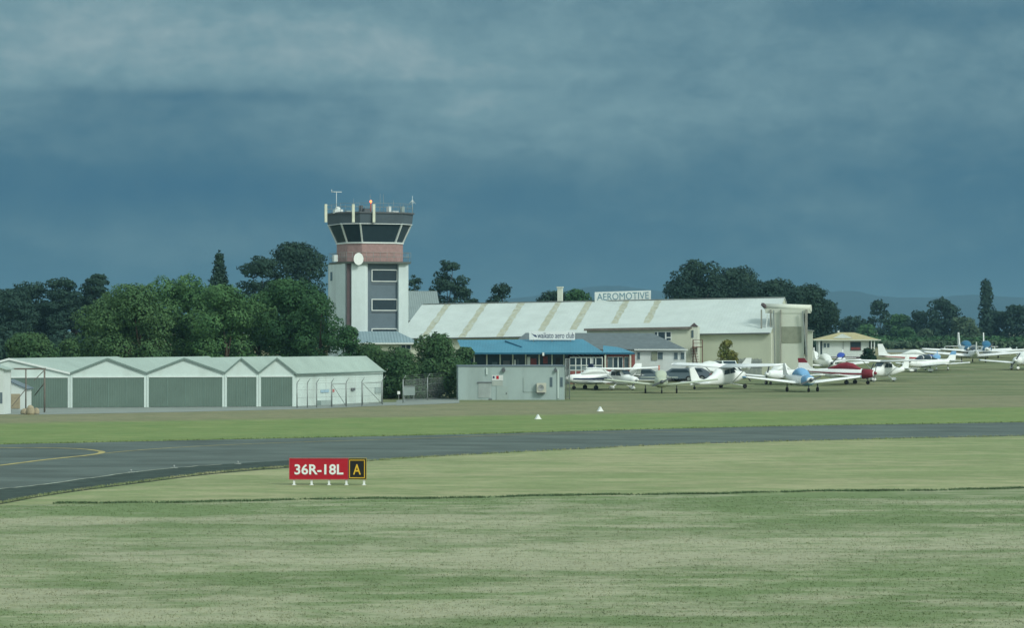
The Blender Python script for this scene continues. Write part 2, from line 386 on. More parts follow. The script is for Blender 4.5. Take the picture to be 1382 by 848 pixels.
def smooth_line(pts, k=6):
    out = []
    P = [pts[0]] + list(pts) + [pts[-1]]
    for i in range(1, len(P) - 2):
        for j in range(k):
            t = j / k; q = []
            for c in (0, 1):
                a, b, d, e = P[i-1][c], P[i][c], P[i+1][c], P[i+2][c]
                q.append(.5 * ((2*b) + (d - a) * t + (2*a - 5*b + 4*d - e) * t*t + (3*b - a - 3*d + e) * t**3))
            out.append(tuple(q))
    out.append(pts[-1]); return out
near = smooth_line([(-260, 716), (-90, 694), (0, 680), (60, 669), (130, 659), (200, 650), (270, 641), (340, 634.5), (400, 630), (500, 622.5), (620, 615), (900, 601), (1150, 594), (1380, 588.5), (1700, 583)])
far_ = smooth_line([(1700, 564.5), (1380, 570.5), (1000, 577), (620, 587), (300, 594), (0, 600.5), (-260, 606)])
rng = random.Random(4)
def ragged(l, a): return [(x, y + rng.uniform(-a, a)) for x, y in l]
mb = MB(); nl = ragged(near, .5); sheet('taxiway', nl + ragged(far_, .3), M['asphalt'], .010, label='grey asphalt taxiway curving away to the left')
shl = smooth_line([(-260, 690), (-60, 667), (0, 661), (60, 654.5), (115, 647), (177, 638.5), (240, 632), (300, 627.5), (400, 621.5)])
sh_out = [(x, y + .3) for x, y in near if x <= 420]
sheet('taxiway_shoulder', [(x, y + 1.0) for x, y in sh_out] + list(reversed(shl)), M['shoulder'], .014, label='dark sealed shoulder along the taxiway')
o = strip(MB(), ragged(shl[:-6], .35), .14, .019).build('edge_line', M['wline']); tag(o, 'faded pale line along the taxiway shoulder', kind='structure')
hook = smooth_line([(-200, 602), (0, 605), (60, 605.2), (105, 606.5), (128, 608.6), (138, 611), (131, 613.5), (110, 616.2), (60, 621.5), (0, 629), (-150, 646)], 8)
o = strip(MB(), hook, .32, .019).build('hooked_centre_line', M['yline']); tag(o, 'curved yellow taxiway line turning back on itself', kind='structure')
o = strip(MB(), smooth_line([(142, 612.5), (180, 609), (240, 604.7), (320, 600.6), (420, 597), (560, 592.5), (760, 585.5), (1000, 583)]), .16, .019).build('centre_line', M['yline']); tag(o, 'faint yellow centre line running along the taxiway', kind='structure')
sheet('hangar_apron', [(-100, 559.5), (60, 560), (250, 556.5), (420, 552.5), (540, 547), (548, 543), (400, 546), (100, 549), (-100, 550)], M['concrete'], .012, label='pale concrete apron before the hangars')
sheet('yard', [(535, 548), (620, 544.5), (620, 538), (560, 537), (535, 541)], M['concrete'], .016, label='small gravelled yard by the fence')
sheet('far_runway', [(1186, 476.5), (1500, 472.5), (1500, 470.2), (1186, 472.5)], M['concrete'], .02, label='thin grey runway strip beyond the aircraft')
o = strip(MB(), [(1150, 512.5), (1210, 509.5), (1270, 508.6), (1311, 507.8)], .5, .014).build('dry_strip', M['wline']); tag(o, 'pale dry strip in the grass beside the parked aircraft', kind='structure')

# grass blades: rough foreground and the longer fringe along the verge
def blades(name, pts, hmin, hmax, m, label, seed, w=.012, per=3):
    r = np.random.default_rng(seed); n = len(pts); P = np.repeat(pts, per, axis=0) + np.c_[r.normal(0, .05, (n * per, 2)), np.zeros(n * per)]
    k = len(P); a = r.uniform(0, 6.283, k); h = r.uniform(hmin, hmax, k); lean = r.normal(0, .4, (k, 2)) * h[:, None]
    ww = w * r.uniform(.7, 1.6, k)
    v = np.empty((k, 3, 3)); v[:, 0] = P; v[:, 1] = P; v[:, 2] = P
    v[:, 0, 0] -= np.cos(a) * ww; v[:, 0, 1] -= np.sin(a) * ww; v[:, 1, 0] += np.cos(a) * ww; v[:, 1, 1] += np.sin(a) * ww
    v[:, 2, 0] += lean[:, 0]; v[:, 2, 1] += lean[:, 1]; v[:, 2, 2] += h
    me = bpy.data.meshes.new(name); me.vertices.add(3 * k); me.vertices.foreach_set('co', v.reshape(-1))
    me.loops.add(3 * k); me.loops.foreach_set('vertex_index', np.arange(3 * k, dtype=np.int32))
    me.polygons.add(k); me.polygons.foreach_set('loop_start', np.arange(0, 3 * k, 3, dtype=np.int32)); me.polygons.foreach_set('loop_total', np.full(k, 3, dtype=np.int32))
    me.update(); me.validate(); me.materials.append(m); o = bpy.data.objects.new(name, me); COL.objects.link(o)
    tag(o, label, 'grass', kind='stuff')
M['blade'] = M['grass']
M['shade_blade'] = mat('long_grass_step_shade', (.095, .150, .072), .8, .3, .5, island=.3)  # darker blade colour paints in the shadow line of the grass height step
rg = np.random.default_rng(2)
D = 52.5 + 43.5 * rg.uniform(0, 1, 70000) ** 1.15; xx = rg.uniform(-.21, .21, 70000) * D
keep = D < 95.5 + .257 * xx
blades('grass', np.c_[xx, D, np.zeros_like(D)][keep][::2], .012, .036, M['blade'], 'rough grass of the foreground field', 3)
tt = rg.uniform(0, 1, 9000) ; xx = -23 + 48 * tt; D = 96.0 + .257 * xx + rg.normal(0, .09, 9000) + .25 * np.sin(xx * .7) + .12 * np.sin(xx * 2.3)
kk = xx > -15.8
kk &= (np.sin(xx * 1.1) + np.sin(xx * 3.7 + 1) * .7 + rg.normal(0, 1, 9000)) > -.6
blades('long_grass', np.c_[xx, D, np.zeros_like(D)][kk], .03, .10, M['shade_blade'], 'fringe of longer grass along the mown verge, coloured dark for the shadow of its step', 5, w=.016)
# tufts along the ragged taxiway edges
pts = []
for l, n in ((far_, 2200), (near, 2600)):
    for _ in range(n):
        i = rng.randrange(len(l) - 1); t = rng.random(); x = l[i][0] + t * (l[i+1][0] - l[i][0]); y = l[i][1] + t * (l[i+1][1] - l[i][1])
        g_ = gp(x, y); pts.append((g_[0], g_[1] + rng.gauss(.1 if l is far_ else -.1, .12), 0))
blades('verge_grass', np.array(pts), .03, .12, M['blade'], 'ragged grass fringe growing over the taxiway edges', 6, w=.02)

# ------------------------------------------------------------------ hills
def hills(name, D, pts, label):
    r = random.Random(D); P = smooth_line(pts, 10); n = len(P); vs = []
    for x, y in P:
        y += r.uniform(-.5, .5)
        for k, (dd, q) in enumerate(((-.12, 0), (-.05, .55), (0, 1), (.08, .8), (.2, 0))):
            d = D * (1 + dd); base = ground_z(d) - 3; top = Z(y, D); vs.append((X(x, D) * (1 + dd * .3), d, base + (top - base) * q * (1 + (r.uniform(-.12, .12) if 0 < k < 4 and k != 2 else 0))))
    f = [(i * 5 + k, i * 5 + k + 1, i * 5 + k + 6, i * 5 + k + 5) for i in range(n - 1) for k in range(4)]
    vs = [(x, y, max(z, -.5)) for x, y, z in vs]; o = MB().poly(vs, f, True).build(name, M['hill']); tag(o, label, kind='structure')
hills('hills', 7000, [(-900, 440), (-300, 430), (0, 425), (300, 432), (520, 425), (640, 410), (730, 398), (790, 388), (830, 386), (870, 390), (950, 400), (1050, 404), (1100, 396), (1150, 393), (1190, 400), (1250, 402), (1320, 398), (1382, 402), (1700, 410), (2300, 440)], 'blue distant hills on the horizon')

# ------------------------------------------------------------------ trees
def crown_mesh(blobs, leaf, seed, dens=1.0, flat=1.0):
    r = np.random.default_rng(seed); V = []
    for (x, y, z, rx, ry, rz) in blobs:
        area = 4 * math.pi * ((rx * ry) ** 1.6 / 3 + 2 * (rx * rz) ** 1.6 / 3) ** (1 / 1.6)
        n = max(12, int(area / (leaf * leaf) * 1.9 * dens))
        d = r.normal(0, 1, (n, 3)); d /= np.linalg.norm(d, axis=1)[:, None]
        rad = r.uniform(.72, 1.08, n) ** .8; bump = 1 + .18 * np.sin(d[:, 0] * 5 + seed) * np.cos(d[:, 2] * 6 + x) 
        c = np.array((x, y, z)) + d * np.array((rx, ry, rz)) * (rad * bump)[:, None]
        nrm = d + r.normal(0, .34, (n, 3)); nrm[:, 2] += .15; nrm /= np.linalg.norm(nrm, axis=1)[:, None]
        t = np.cross(nrm, r.normal(0, 1, (n, 3))); t /= np.linalg.norm(t, axis=1)[:, None] + 1e-9; b = np.cross(nrm, t)
        s = leaf * r.uniform(.55, 1.25, n)[:, None]; 
        q = np.stack([c - t * s * .5, c - b * s * .38, c + t * s * .5 + nrm * s * .12, c + b * s * .38], 1); V.append(q)
    v = np.concatenate(V); k = len(v)
    me = bpy.data.meshes.new('crown'); me.vertices.add(4 * k); me.vertices.foreach_set('co', v.reshape(-1))
    me.loops.add(4 * k); me.loops.foreach_set('vertex_index', np.arange(4 * k, dtype=np.int32))
    me.polygons.add(k); me.polygons.foreach_set('loop_start', np.arange(0, 4 * k, 4, dtype=np.int32)); me.polygons.foreach_set('loop_total', np.full(k, 4, dtype=np.int32))
    me.update(); me.validate(); return me

TREES = 0
def tree(name, px, D, topy, wpx, kind, fol, label, group=None, cat='tree', seed=None, base=.25, leaf=None, zb=None, dens=1.0, depth=None):
    """wpx: crown width in photo px; base: fraction of the height where the crown starts"""
    global TREES; TREES += 1; seed = seed or TREES * 13 + 5; r = random.Random(seed)
    zb = ground_z(D) if zb is None else zb; H = Z(topy, D) - zb; W = wpx * D / FPX; x = X(px, D); dp = depth or W * .8
    root = empty(name, (x, D, zb), 0, label=label, cat=cat, group=group)
    leaf = leaf or max(.22, D / 1050); bl = []
    zc0, zc1 = H * base, H
    def add(fx, fy, fz, br, sq=.8): bl.append((fx * W / 2, fy * dp / 2, zc0 + fz * (zc1 - zc0), br * r.uniform(.85, 1.2), br * r.uniform(.85, 1.15), br * sq))
    if kind == 'round':
        n = int(26 + W * 1.6)
        for _ in range(n):
            a = r.uniform(0, 2 * math.pi); rr = r.uniform(.15, 1) ** .6; fz = r.uniform(.0, .95)
            env = math.sqrt(max(.05, 1 - (abs(fz - .42) / .60) ** 2.2)); br = min(W, H) * r.uniform(.12, .21)
            k = max(.1, env - br / (W / 2) * .8)
            add(rr * math.cos(a) * k, rr * math.sin(a) * k, min(fz, 1 - br * .75 / (zc1 - zc0)), br)
        add(r.uniform(-.1, .1), 0, 1 - min(W, H) * .15 * .8 / (zc1 - zc0), min(W, H) * .15)
    elif kind == 'pine':                                     # flat-topped, layered, gappy
        n = int(30 + W * 2.4)
        for _ in range(n):
            a = r.uniform(0, 2 * math.pi); rr = r.uniform(.2, 1) ** .5; fz = r.uniform(.0, .93)
            env = (.55 + .45 * math.sin(min(1, fz * 1.25) * math.pi * .75)) * math.sqrt(max(.08, 1 - max(0, fz - .55) ** 2 / .24)); br = min(W, H) * r.uniform(.12, .21)
            k = max(.1, env - br / (W / 2) * .6)
            add(rr * math.cos(a) * k, rr * math.sin(a) * k, min(fz, 1 - br * .5 / (zc1 - zc0)), br, .5)
        add(r.uniform(-.2, .2), 0, 1 - min(W, H) * .12 * .5 / (zc1 - zc0), min(W, H) * .12, .5)
    elif kind == 'cone':
        n = int(60 + H * 2)
        for i in range(n):
            fz = (i + .5) / n; env = (1 - fz) ** .75; br = W * (.09 + .15 * (1 - fz)); a = i * 2.4
            k = max(0, env - br / (W / 2) * .5)
            add(k * math.cos(a) * r.uniform(.6, 1), k * math.sin(a), fz * .97, br, .55)
        bl.append((0, 0, H * .97, W * .05, W * .05, H * .05))
    elif kind == 'poplar':
        n = int(22 + H)
        for i in range(n):
            fz = (i + .5) / n; env = math.sin(math.pi * min(.98, .12 + fz * .88)) ** .6; br = W * r.uniform(.2, .32); a = i * 2.4
            add(.5 * env * math.cos(a), .5 * env * math.sin(a), fz * .95, br, 1.2)
    elif kind == 'bush':
        n = int(18 + W * 2)
        for _ in range(n):
            a = r.uniform(0, 2 * math.pi); rr = r.uniform(.1, 1) ** .6; fz = r.uniform(.02, .95); br = min(W, H * 1.2) * r.uniform(.15, .25)
            env = math.sqrt(max(.05, 1 - max(0, fz - .25) ** 2 / .62)); k = max(.1, env - br / (W / 2) * .9)
            add(rr * math.cos(a) * k, rr * math.sin(a) * k, min(fz, 1 - br * .8 / (zc1 - zc0)), br)
    cm = crown_mesh(bl, leaf, seed, dens); cm.materials.append(F[fol]); o = bpy.data.objects.new('crown', cm); COL.objects.link(o); o.parent = root
    tr = MB(); th = zc0 + (zc1 - zc0) * (.85 if kind in ('cone', 'poplar') else .45); r0 = max(.12, min(.6, W * .035)); lx = r.uniform(-.03, .03) * W
    tr.tube((0, 0, -.2), (lx, 0, th), r0, r0 * .4, 9)
    bs = r.sample(bl, min(9 if kind == 'pine' else 6, len(bl)))
    for b in bs:
        s0 = r.uniform(.45, .9) * min(th, b[2]); tr.tube((lx * s0 / th, 0, s0), (b[0] * .9, b[1] * .9, b[2]), r0 * .38, r0 * .1, 6)
    tr.build('trunk', M['bark'], root)
    return root

# behind the T-hangars
G1 = 'leafy trees behind the hangar row'
tree('broadleaf_tree', 150, 250, 398, 110, 'round', 'oak', 'round olive green tree at the left end of the leafy clump', G1, base=.05)
tree('broadleaf_tree', 188, 243, 384, 130, 'round', 'oak', 'wide olive green tree left of the tallest leafy tree', G1, base=.05)
tree('broadleaf_tree', 247, 250, 369, 130, 'round', 'mid', 'tallest bright green leafy tree behind the hangar row', G1, base=.05)
tree('broadleaf_tree', 305, 244, 386, 110, 'round', 'mid', 'bright green leafy tree below the pointed conifer', G1, base=.05)
tree('broadleaf_tree', 350, 252, 395, 80, 'round', 'mid', 'small leafy tree between the bright and the dark green trees', G1, base=.05)
tree('dark_leafy_tree', 392, 246, 378, 112, 'round', 'deep', 'dark green tree with the highest top left of the tower', G1, base=.05)
tree('dark_leafy_tree', 432, 242, 398, 90, 'round', 'deep', 'dark green tree hiding the foot of the tower', G1, base=.03)
tree('shrub', 470, 238, 440, 50, 'bush', 'deep', 'dark shrub spreading below the left tower wall', None, 'shrub', base=.02)
G2 = 'dark tall trees at the left edge'
tree('macrocarpa_tree', 8, 390, 390, 90, 'pine', 'dark', 'dark wide tree cut by the left edge of the view', G2, base=.1)
tree('macrocarpa_tree', 46, 400, 381, 100, 'pine', 'dark', 'dark dense tree with rounded top at far left', G2, base=.1)
tree('macrocarpa_tree', 84, 395, 374, 66, 'pine', 'dark', 'dark open-topped tree left of the flat-topped one', G2, base=.1)
tree('flat_topped_pine', 129, 398, 370, 46, 'pine', 'dark', 'dark flat-topped pine with sky showing under its crown', G2, base=.62)
tree('macrocarpa_tree', 104, 404, 400, 120, 'pine', 'dark', 'lower dark tree beneath the flat-topped pine', G2, base=.05)
tree('shrub', 40, 236, 449, 100, 'bush', 'hedge', 'dense green thicket behind the leftmost hangar roof', None, 'shrub', base=.0)
tree('shrub', 92, 240, 457, 56, 'bush', 'hedge', 'low green shrub between thicket and olive tree', None, 'shrub', base=.0)
tree('conifer', 296, 300, 340, 62, 'cone', 'dark', 'pointed dark conifer rising above the leafy clump', None, base=.2)
G3 = 'dark trees behind the tower'
tree('macrocarpa_tree', 350, 335, 345, 74, 'pine', 'dark', 'dark layered tree left of the large dome-shaped one', G3, base=.2)
tree('macrocarpa_tree', 404, 340, 328, 112, 'round', 'dark', 'large dark dome-shaped tree touching the tower from the left', G3, base=.15)
tree('macrocarpa_tree', 560, 372, 371, 30, 'pine', 'dark', 'small dark tree at the right edge of the tower', G3, base=.2)
tree('macrocarpa_tree', 604, 376, 351, 62, 'pine', 'dark', 'tall dark pine right of the tower', G3, base=.25)
tree('macrocarpa_tree', 634, 380, 394, 36, 'pine', 'dark', 'low dark tree right of the tall pine', G3, base=.3)
tree('round_conifer', 678, 378, 383, 48, 'round', 'dark', 'dark tree with a broad rounded top above the hangar ridge', G3, base=.3)
tree('macrocarpa_tree', 745, 385, 393, 60, 'round', 'dark', 'low rounded trees left of the ridge chimney', G3, base=.3)
tree('macrocarpa_tree', 776, 388, 390, 60, 'round', 'deep', 'low rounded tree right of the ridge chimney', G3, base=.3)
G4 = 'shrubs in front of the tower'
tree('shrub', 498, 236, 464, 74, 'bush', 'hedge', 'low shrub left of the small tree below the tower', G4, 'shrub', base=.0)
tree('shrub', 540, 233, 468, 78, 'bush', 'hedge', 'low dark shrub behind the wire fence posts', G4, 'shrub', base=.0)
tree('small_tree', 588, 236, 449, 96, 'bush', 'hedge', 'small round green tree right of the tower foot', G4, 'tree', base=.0)
tree('shrub', 628, 238, 468, 46, 'bush', 'hedge', 'low shrub at the corner of the grey block building', G4, 'shrub', base=.0)
G5 = 'big dark trees behind the main hangar'
tree('macrocarpa_tree', 942, 420, 351, 96, 'round', 'dark', 'tallest dark tree behind the main hangar', G5, base=.2)
tree('macrocarpa_tree', 990, 425, 361, 104, 'round', 'dark', 'dark tree second from left behind the main hangar', G5, base=.2)
tree('macrocarpa_tree', 1040, 415, 378, 100, 'round', 'dark', 'dark tree behind the tall hangar door gantry', G5, base=.15)
tree('macrocarpa_tree', 1085, 410, 385, 96, 'round', 'dark', 'dark tree showing right of the door gantry', G5, base=.08)
tree('macrocarpa_tree', 1112, 418, 405, 60, 'round', 'dark', 'lower dark tree ending the group above the white house', G5, base=.05)
G6 = 'far trees beyond the airfield'
for px, D, ty, w, kd, fl, lb in (
    (1150, 660, 428, 50, 'round', 'dark', 'low far tree just right of the hangar trees'),
    (1187, 640, 404, 34, 'pine', 'dark', 'far dark pine above the white house roof'),
    (1212, 660, 425, 50, 'round', 'deep', 'far rounded tree right of the dark pine'),
    (1240, 655, 420, 50, 'round', 'dark', 'far dark tree left of the big far tree'),
    (1270, 650, 403, 56, 'round', 'dark', 'big far dark tree above the long aircraft tail'),
    (1300, 645, 428, 44, 'round', 'grey', 'far grey-green tree left of the tall poplar'),
    (1331, 648, 379, 22, 'poplar', 'dark', 'tall narrow far poplar near the right edge'),
    (1345, 655, 420, 50, 'round', 'dark', 'far dark tree at the foot of the poplar'),
    (1372, 650, 412, 46, 'round', 'dark', 'far dark tree cut by the right edge'),
    (1225, 600, 441, 34, 'bush', 'deep', 'low far bush left of the fence line'),
    (1250, 590, 444, 30, 'bush', 'grey', 'low pale bush below the big far tree'),
    (1310, 600, 436, 34, 'bush', 'grey', 'pale rounded bush below the poplar'),
    (1172, 610, 438, 44, 'bush', 'deep', 'low far bush behind the white house'),
    (1420, 640, 405, 60, 'round', 'dark', 'far dark tree outside the right edge')):
    tree('far_tree', px, D, ty, w, kd, fl, lb, G6, base=.02, leaf=.75)
tree('small_tree', 980, 297, 459, 36, 'bush', 'gold', 'small yellow-green tree in front of the cream hangar wall', None, base=.12)
tree('clipped_bush', 1172, 352, 470, 27, 'bush', 'bushd', 'round dark clipped bush beside the white house', None, 'bush', base=.0)
def hedge(name, px0, px1, D, topy, h_d, fol, label):
    x0, x1 = X(px0, D), X(px1, D); zb = ground_z(D); H = Z(topy, D) - zb; r = random.Random(px0); xc = (x0 + x1) / 2; bl = []
    n = int((x1 - x0) / (H * .5))
    for i in range(n):
        for k in range(2): bl.append((x0 - xc + (i + r.random()) * (x1 - x0) / n, r.uniform(-.5, .5) * h_d, H * r.uniform(.3, .62), H * .6, H * .6, H * .4))
    me = crown_mesh(bl, max(.3, D / 700), abs(px0)); me.materials.append(F[fol]); o = bpy.data.objects.new(name, me); COL.objects.link(o); o.location = (xc, D, zb); tag(o, label, 'hedge')
hedge('hedge', 1186, 1480, 520, 459.5, 3, 'grey', 'long low hedge across the far field at right')
hedge('hedge', 1130, 1480, 585, 453, 6, 'deep', 'dark long hedge along the foot of the far trees')
hedge('hedge', -30, 120, 330, 448, 6, 'dark', 'dark undergrowth below the tall left trees')
hedge('hedge', 560, 900, 392, 413, 5, 'dark', 'dark shelter belt showing over the main hangar ridge')

# ------------------------------------------------------------------ text
def text_mesh(s, height, m, parent, loc, name='lettering', bold=0.0, width=None, rotz=0.0, ext=.008):
    c = bpy.data.curves.new('t', 'FONT'); c.body = s; c.size = 1; c.extrude = ext / max(height, .01); c.offset = bold; c.resolution_u = 3
    t = bpy.data.objects.new('t', c); COL.objects.link(t); dg = bpy.context.evaluated_depsgraph_get(); me = bpy.data.meshes.new_from_object(t.evaluated_get(dg))
    bpy.data.objects.remove(t); co = np.empty(len(me.vertices) * 3); me.vertices.foreach_get('co', co); co = co.reshape(-1, 3)
    mn, mx = co.min(0), co.max(0); sy = height / (mx[1] - mn[1]); sx = (width / (mx[0] - mn[0])) if width else sy
    x = (co[:, 0] - mn[0]) * sx; y = (co[:, 1] - mn[1]) * sy; z = co[:, 2] * height
    co = np.c_[x, -z, y]; me.vertices.foreach_set('co', co.reshape(-1)); me.update(); me.name = name
    me.materials.clear(); me.materials.append(m); o = bpy.data.objects.new(name, me); COL.objects.link(o); o.parent = parent; o.location = loc; o.rotation_euler = (0, 0, rotz); return o

# ------------------------------------------------------------------ runway holding sign
f = Frame(442.5, 103.3, 0, 0); rt = f.root('runway_sign', label='red and black airfield sign reading 36R-18L and A on short white legs', cat='sign')
u0, u1, us = f.u(391), f.u(494), f.u(470.3); z0, z1 = f.z(647), f.z(619.5)
b = MB().box(u0, us - .006, 0, .16, z0, z1).build('red_panel', M['red'], rt)
fr = MB(); e = .022
for (a, c, d, g_) in ((u0 - e, us, z1, z1 + e), (u0 - e, us, z0 - e, z0)): fr.box(a, c, -.012, .165, d, g_)
fr.box(u0 - e, u0 - .001, -.012, .165, z0, z1); fr.box(us - .02, us, -.012, .165, z0, z1)
fr.build('red_frame', mat('sign_edge', (.42, .10, .10), .5), rt)
MB().box(us + .004, u1, 0, .16, z0, z1).build('black_panel', M['black'], rt)
fr = MB()
for (a, c, d, g_) in ((us + .002, u1 + e, z1 + .001, z1 + e), (us + .002, u1 + e, z0 - e, z0 - .001)): fr.box(a, c, -.013, .165, d, g_)
fr.box(u1, u1 + e, -.013, .165, z0, z1)
fr.build('outer_frame', mat('sign_edge_olive', (.30, .24, .06), .5), rt)
fr = MB(); q0, q1, w0, w1 = us + .03, u1 - .045, z0 + .035, z1 - .045
for bx in ((q0, q1, w1 - .028, w1), (q0, q1, w0, w0 + .028), (q0, q0 + .028, w0 + .028, w1 - .028), (q1 - .028, q1, w0 + .028, w1 - .028)): fr.box(bx[0], bx[1], -.010, -.002, bx[2], bx[3])
fr.build('yellow_border', M['yellow'], rt)
text_mesh('36R-18L', .405, M['wht'], rt, (f.u(397.6), -.008, f.z(641)), width=f.u(463.5) - f.u(397.6), bold=.022)
text_mesh('A', .40, M['yellow'], rt, (f.u(476.6), -.008, f.z(641)), width=f.u(487) - f.u(476.6), bold=.012)
for px in (396.8, 420.5, 444, 467.5, 491.3):
    u = f.u(px); MB().box(u - .04, u + .04, .04, .12, -.05, z0 - e).box(u - .075, u + .075, 0, .16, -.04, .012).build('leg', M['wht'], rt)

# ground markers and taxiway edge lights
for px, py, lb in ((726, 566, 'white gable-shaped ground marker nearest the taxiway'), (810, 555.5, 'white gable-shaped ground marker nearer the parked aircraft')):
    g_ = gp(px, py); h = 6.4 * g_[1] / FPX; w = 3.6 * g_[1] / FPX
    rt = empty('ground_marker', g_, R(20), label=lb, cat='marker', group='white ground markers on the grass')
    MB().hexa([(-w, -w * .8, 0), (w, -w * .8, 0), (w, w * .8, 0), (-w, w * .8, 0)], [(-w * .08, -w * .6, h), (w * .08, -w * .6, h), (w * .08, w * .6, h), (-w * .08, w * .6, h)]).build('marker_board', M['wht'], rt)
    MB().box(-w * 1.15, w * 1.15, -w * .95, w * .95, -.02, .03).build('base', M['wht'], rt)
for px, py, lb in ((177, 638.5, 'small pale edge light on the shoulder, left of the other two'), (235, 632.5, 'small pale edge light on the shoulder, between the other two'), (321, 627, 'small pale edge light on the shoulder, nearest the red sign')):
    g_ = gp(px, py, .015); rt = empty('edge_light', g_, 0, label=lb, cat='edge light', group='taxiway edge lights')
    MB().tube((0, 0, 0), (0, 0, .03), .17, .15, 14).build('base', M['concrete'], rt)
    MB().tube((0, 0, .03), (0, 0, .08), .04, .04, 10).ell((0, 0, .09), (.05, .05, .04)).build('lamp', M['steel'], rt)

# ------------------------------------------------------------------ T-hangar row
FL = lambda px: 206.0 + (px - 97) / 300.0 * 3.7
DV = Vector((6.3, 13.6, 0))
def gable_hangar(pxa, pxb, apex, label, last=False, first=False, doors=4, zr=3.80, ze=2.68):
    A = Vector((X(pxa, FL(pxa)), FL(pxa), 0)); B = Vector((X(pxb, FL(pxb)), FL(pxb), 0)); C = Vector((X(apex, FL(apex)), FL(apex), 0))
    ang = math.atan2(B.y - A.y, B.x - A.x); rt = empty('gabled_hangar', A, ang, label=label, cat='hangar', group='green-roofed hangars in a row')
    W = (B - A).length; c = (C - A).length; rot = Matrix.Rotation(-ang, 3, 'Z'); dv = rot @ DV
    g = .012
    body = [(g, 0, -.1), (W - g, 0, -.1), (W - g, 0, ze - .03), (c, 0, zr - .06), (g, 0, ze - .03)]
    MB().prism(body, dv).build('wall', M['hwhite'], rt)
    dl, dr = .20, W - .20
    dm = MB().box(dl, dr, -.07, -.012, .04, 2.33); dr_ = dm.build('door', M['gdoor'], rt)
    n = doors; sb = MB()
    for i in range(1, n): x = dl + (dr - dl) * i / n; MB().box(x - .018, x + .018, -.095, -.071, .05, 2.32).build('panel_edge', M['edge'], dr_)
    MB().box(dl - .02, dr + .02, -.11, -.005, 2.335, 2.40).build('door_track', M['trim'], rt)
    for x in (g, W - g - .17): MB().box(x, x + .17, -.10, -.004, -.05, 2.334).build('corner_post', M['hwhite'], rt)
    rf = MB(); t = .05
    oh = -.12
    f0 = Vector((0, oh, 0)); d2 = dv + Vector((0, -oh + .1, 0))
    oR = .16 if last else -g
    zR = ze - (zr - ze) / (W - c) * max(0, oR) 
    L1 = [Vector((g, oh, ze)), Vector((c, oh, zr)), Vector((c, oh, zr + t)), Vector((g, oh, ze + t))]
    R1 = [Vector((c, oh, zr)), Vector((W + oR, oh, zR)), Vector((W + oR, oh, zR + t)), Vector((c, oh, zr + t))]
    rf.prism(L1, d2).prism(R1, d2); ro = rf.build('roof', M['groof'], rt)
    bb = MB()
    def barge(p, q):
        a = Vector(p); b = Vector(q); bb.poly([a + Vector((0, -.03, -.09)), b + Vector((0, -.03, -.09)), b + Vector((0, -.03, .065)), a + Vector((0, -.03, .065)),
                                               a + Vector((0, 0, -.09)), b + Vector((0, 0, -.09)), b + Vector((0, 0, .065)), a + Vector((0, 0, .065))],
                                              [(0,1,2,3),(7,6,5,4),(0,4,5,1),(3,2,6,7),(0,3,7,4),(1,5,6,2)])
    barge((g, oh - .002, ze), (c, oh - .002, zr)); barge((c, oh - .002, zr), (W + oR, oh - .002, zR)); bb.build('barge_board', M['greentrim'] if not first else M['trim'], rt)
    if last:
        n_ = dv.normalized(); gt = MB(); gt.bar((W + oR + .05, oh, zR), (W + oR + .05 + dv.x, oh + dv.y, zR), .09, .09); gt.build('gutter', M['greentrim'], rt)
    return rt, W, dv
gable_hangar(-60, 94.6, 12, 'leftmost gabled hangar of the row, half hidden by the timber frame', first=True, doors=4)
gable_hangar(94.6, 197.5, 145, 'second gabled hangar from left with wide sage doors')
gable_hangar(197.5, 303, 248.5, 'middle gabled hangar of the row with wide sage doors')
gable_hangar(303, 349, 325.5, 'narrow gabled hangar, second from the right end of the row', doors=3)
rt, W, dv = gable_hangar(349, 397.5, 373.5, 'narrow gabled hangar at the right end of the row, showing its long white side wall', last=True, doors=3)
# things on the long white side wall
n_ = dv.normalized(); out = Vector((n_.y, -n_.x, 0))
def side(s, z0, z1, w, m, name, th=.05):
    p = Vector((W, 0, 0)) + n_ * s; a = p + out * .004; q = a + n_ * w
    MB().hexa([tuple(a + Vector((0,0,z0))), tuple(a + out*th + Vector((0,0,z0))), tuple(q + out*th + Vector((0,0,z0))), tuple(q + Vector((0,0,z0)))],
              [tuple(a + Vector((0,0,z1))), tuple(a + out*th + Vector((0,0,z1))), tuple(q + out*th + Vector((0,0,z1))), tuple(q + Vector((0,0,z1)))]).build(name, m, rt)
LS = dv.length
side(LS * .28, 1.0, 1.22, LS * .09, mat('pale_blue_notice', (.35, .50, .60), .6), 'notice')
side(LS * .405, 1.0, 1.25, LS * .025, mat('red_notice', (.45, .15, .14), .6), 'notice')
side(LS * .62, 1.05, 1.27, LS * .04, M['dgrey'], 'meter_box', .12)
side(LS * .90, .75, 1.25, LS * .075, M['grey'], 'vent')
side(LS * .24, -.05, .38, LS * .12, M['greydoor'], 'low_cabinet', .4)
for k, s in enumerate((.02, .34, .67, .985)): side(LS * s - (.1 if s > .9 else 0), -.05, 2.6, .03, M['trim'], 'cover_strip', .02)

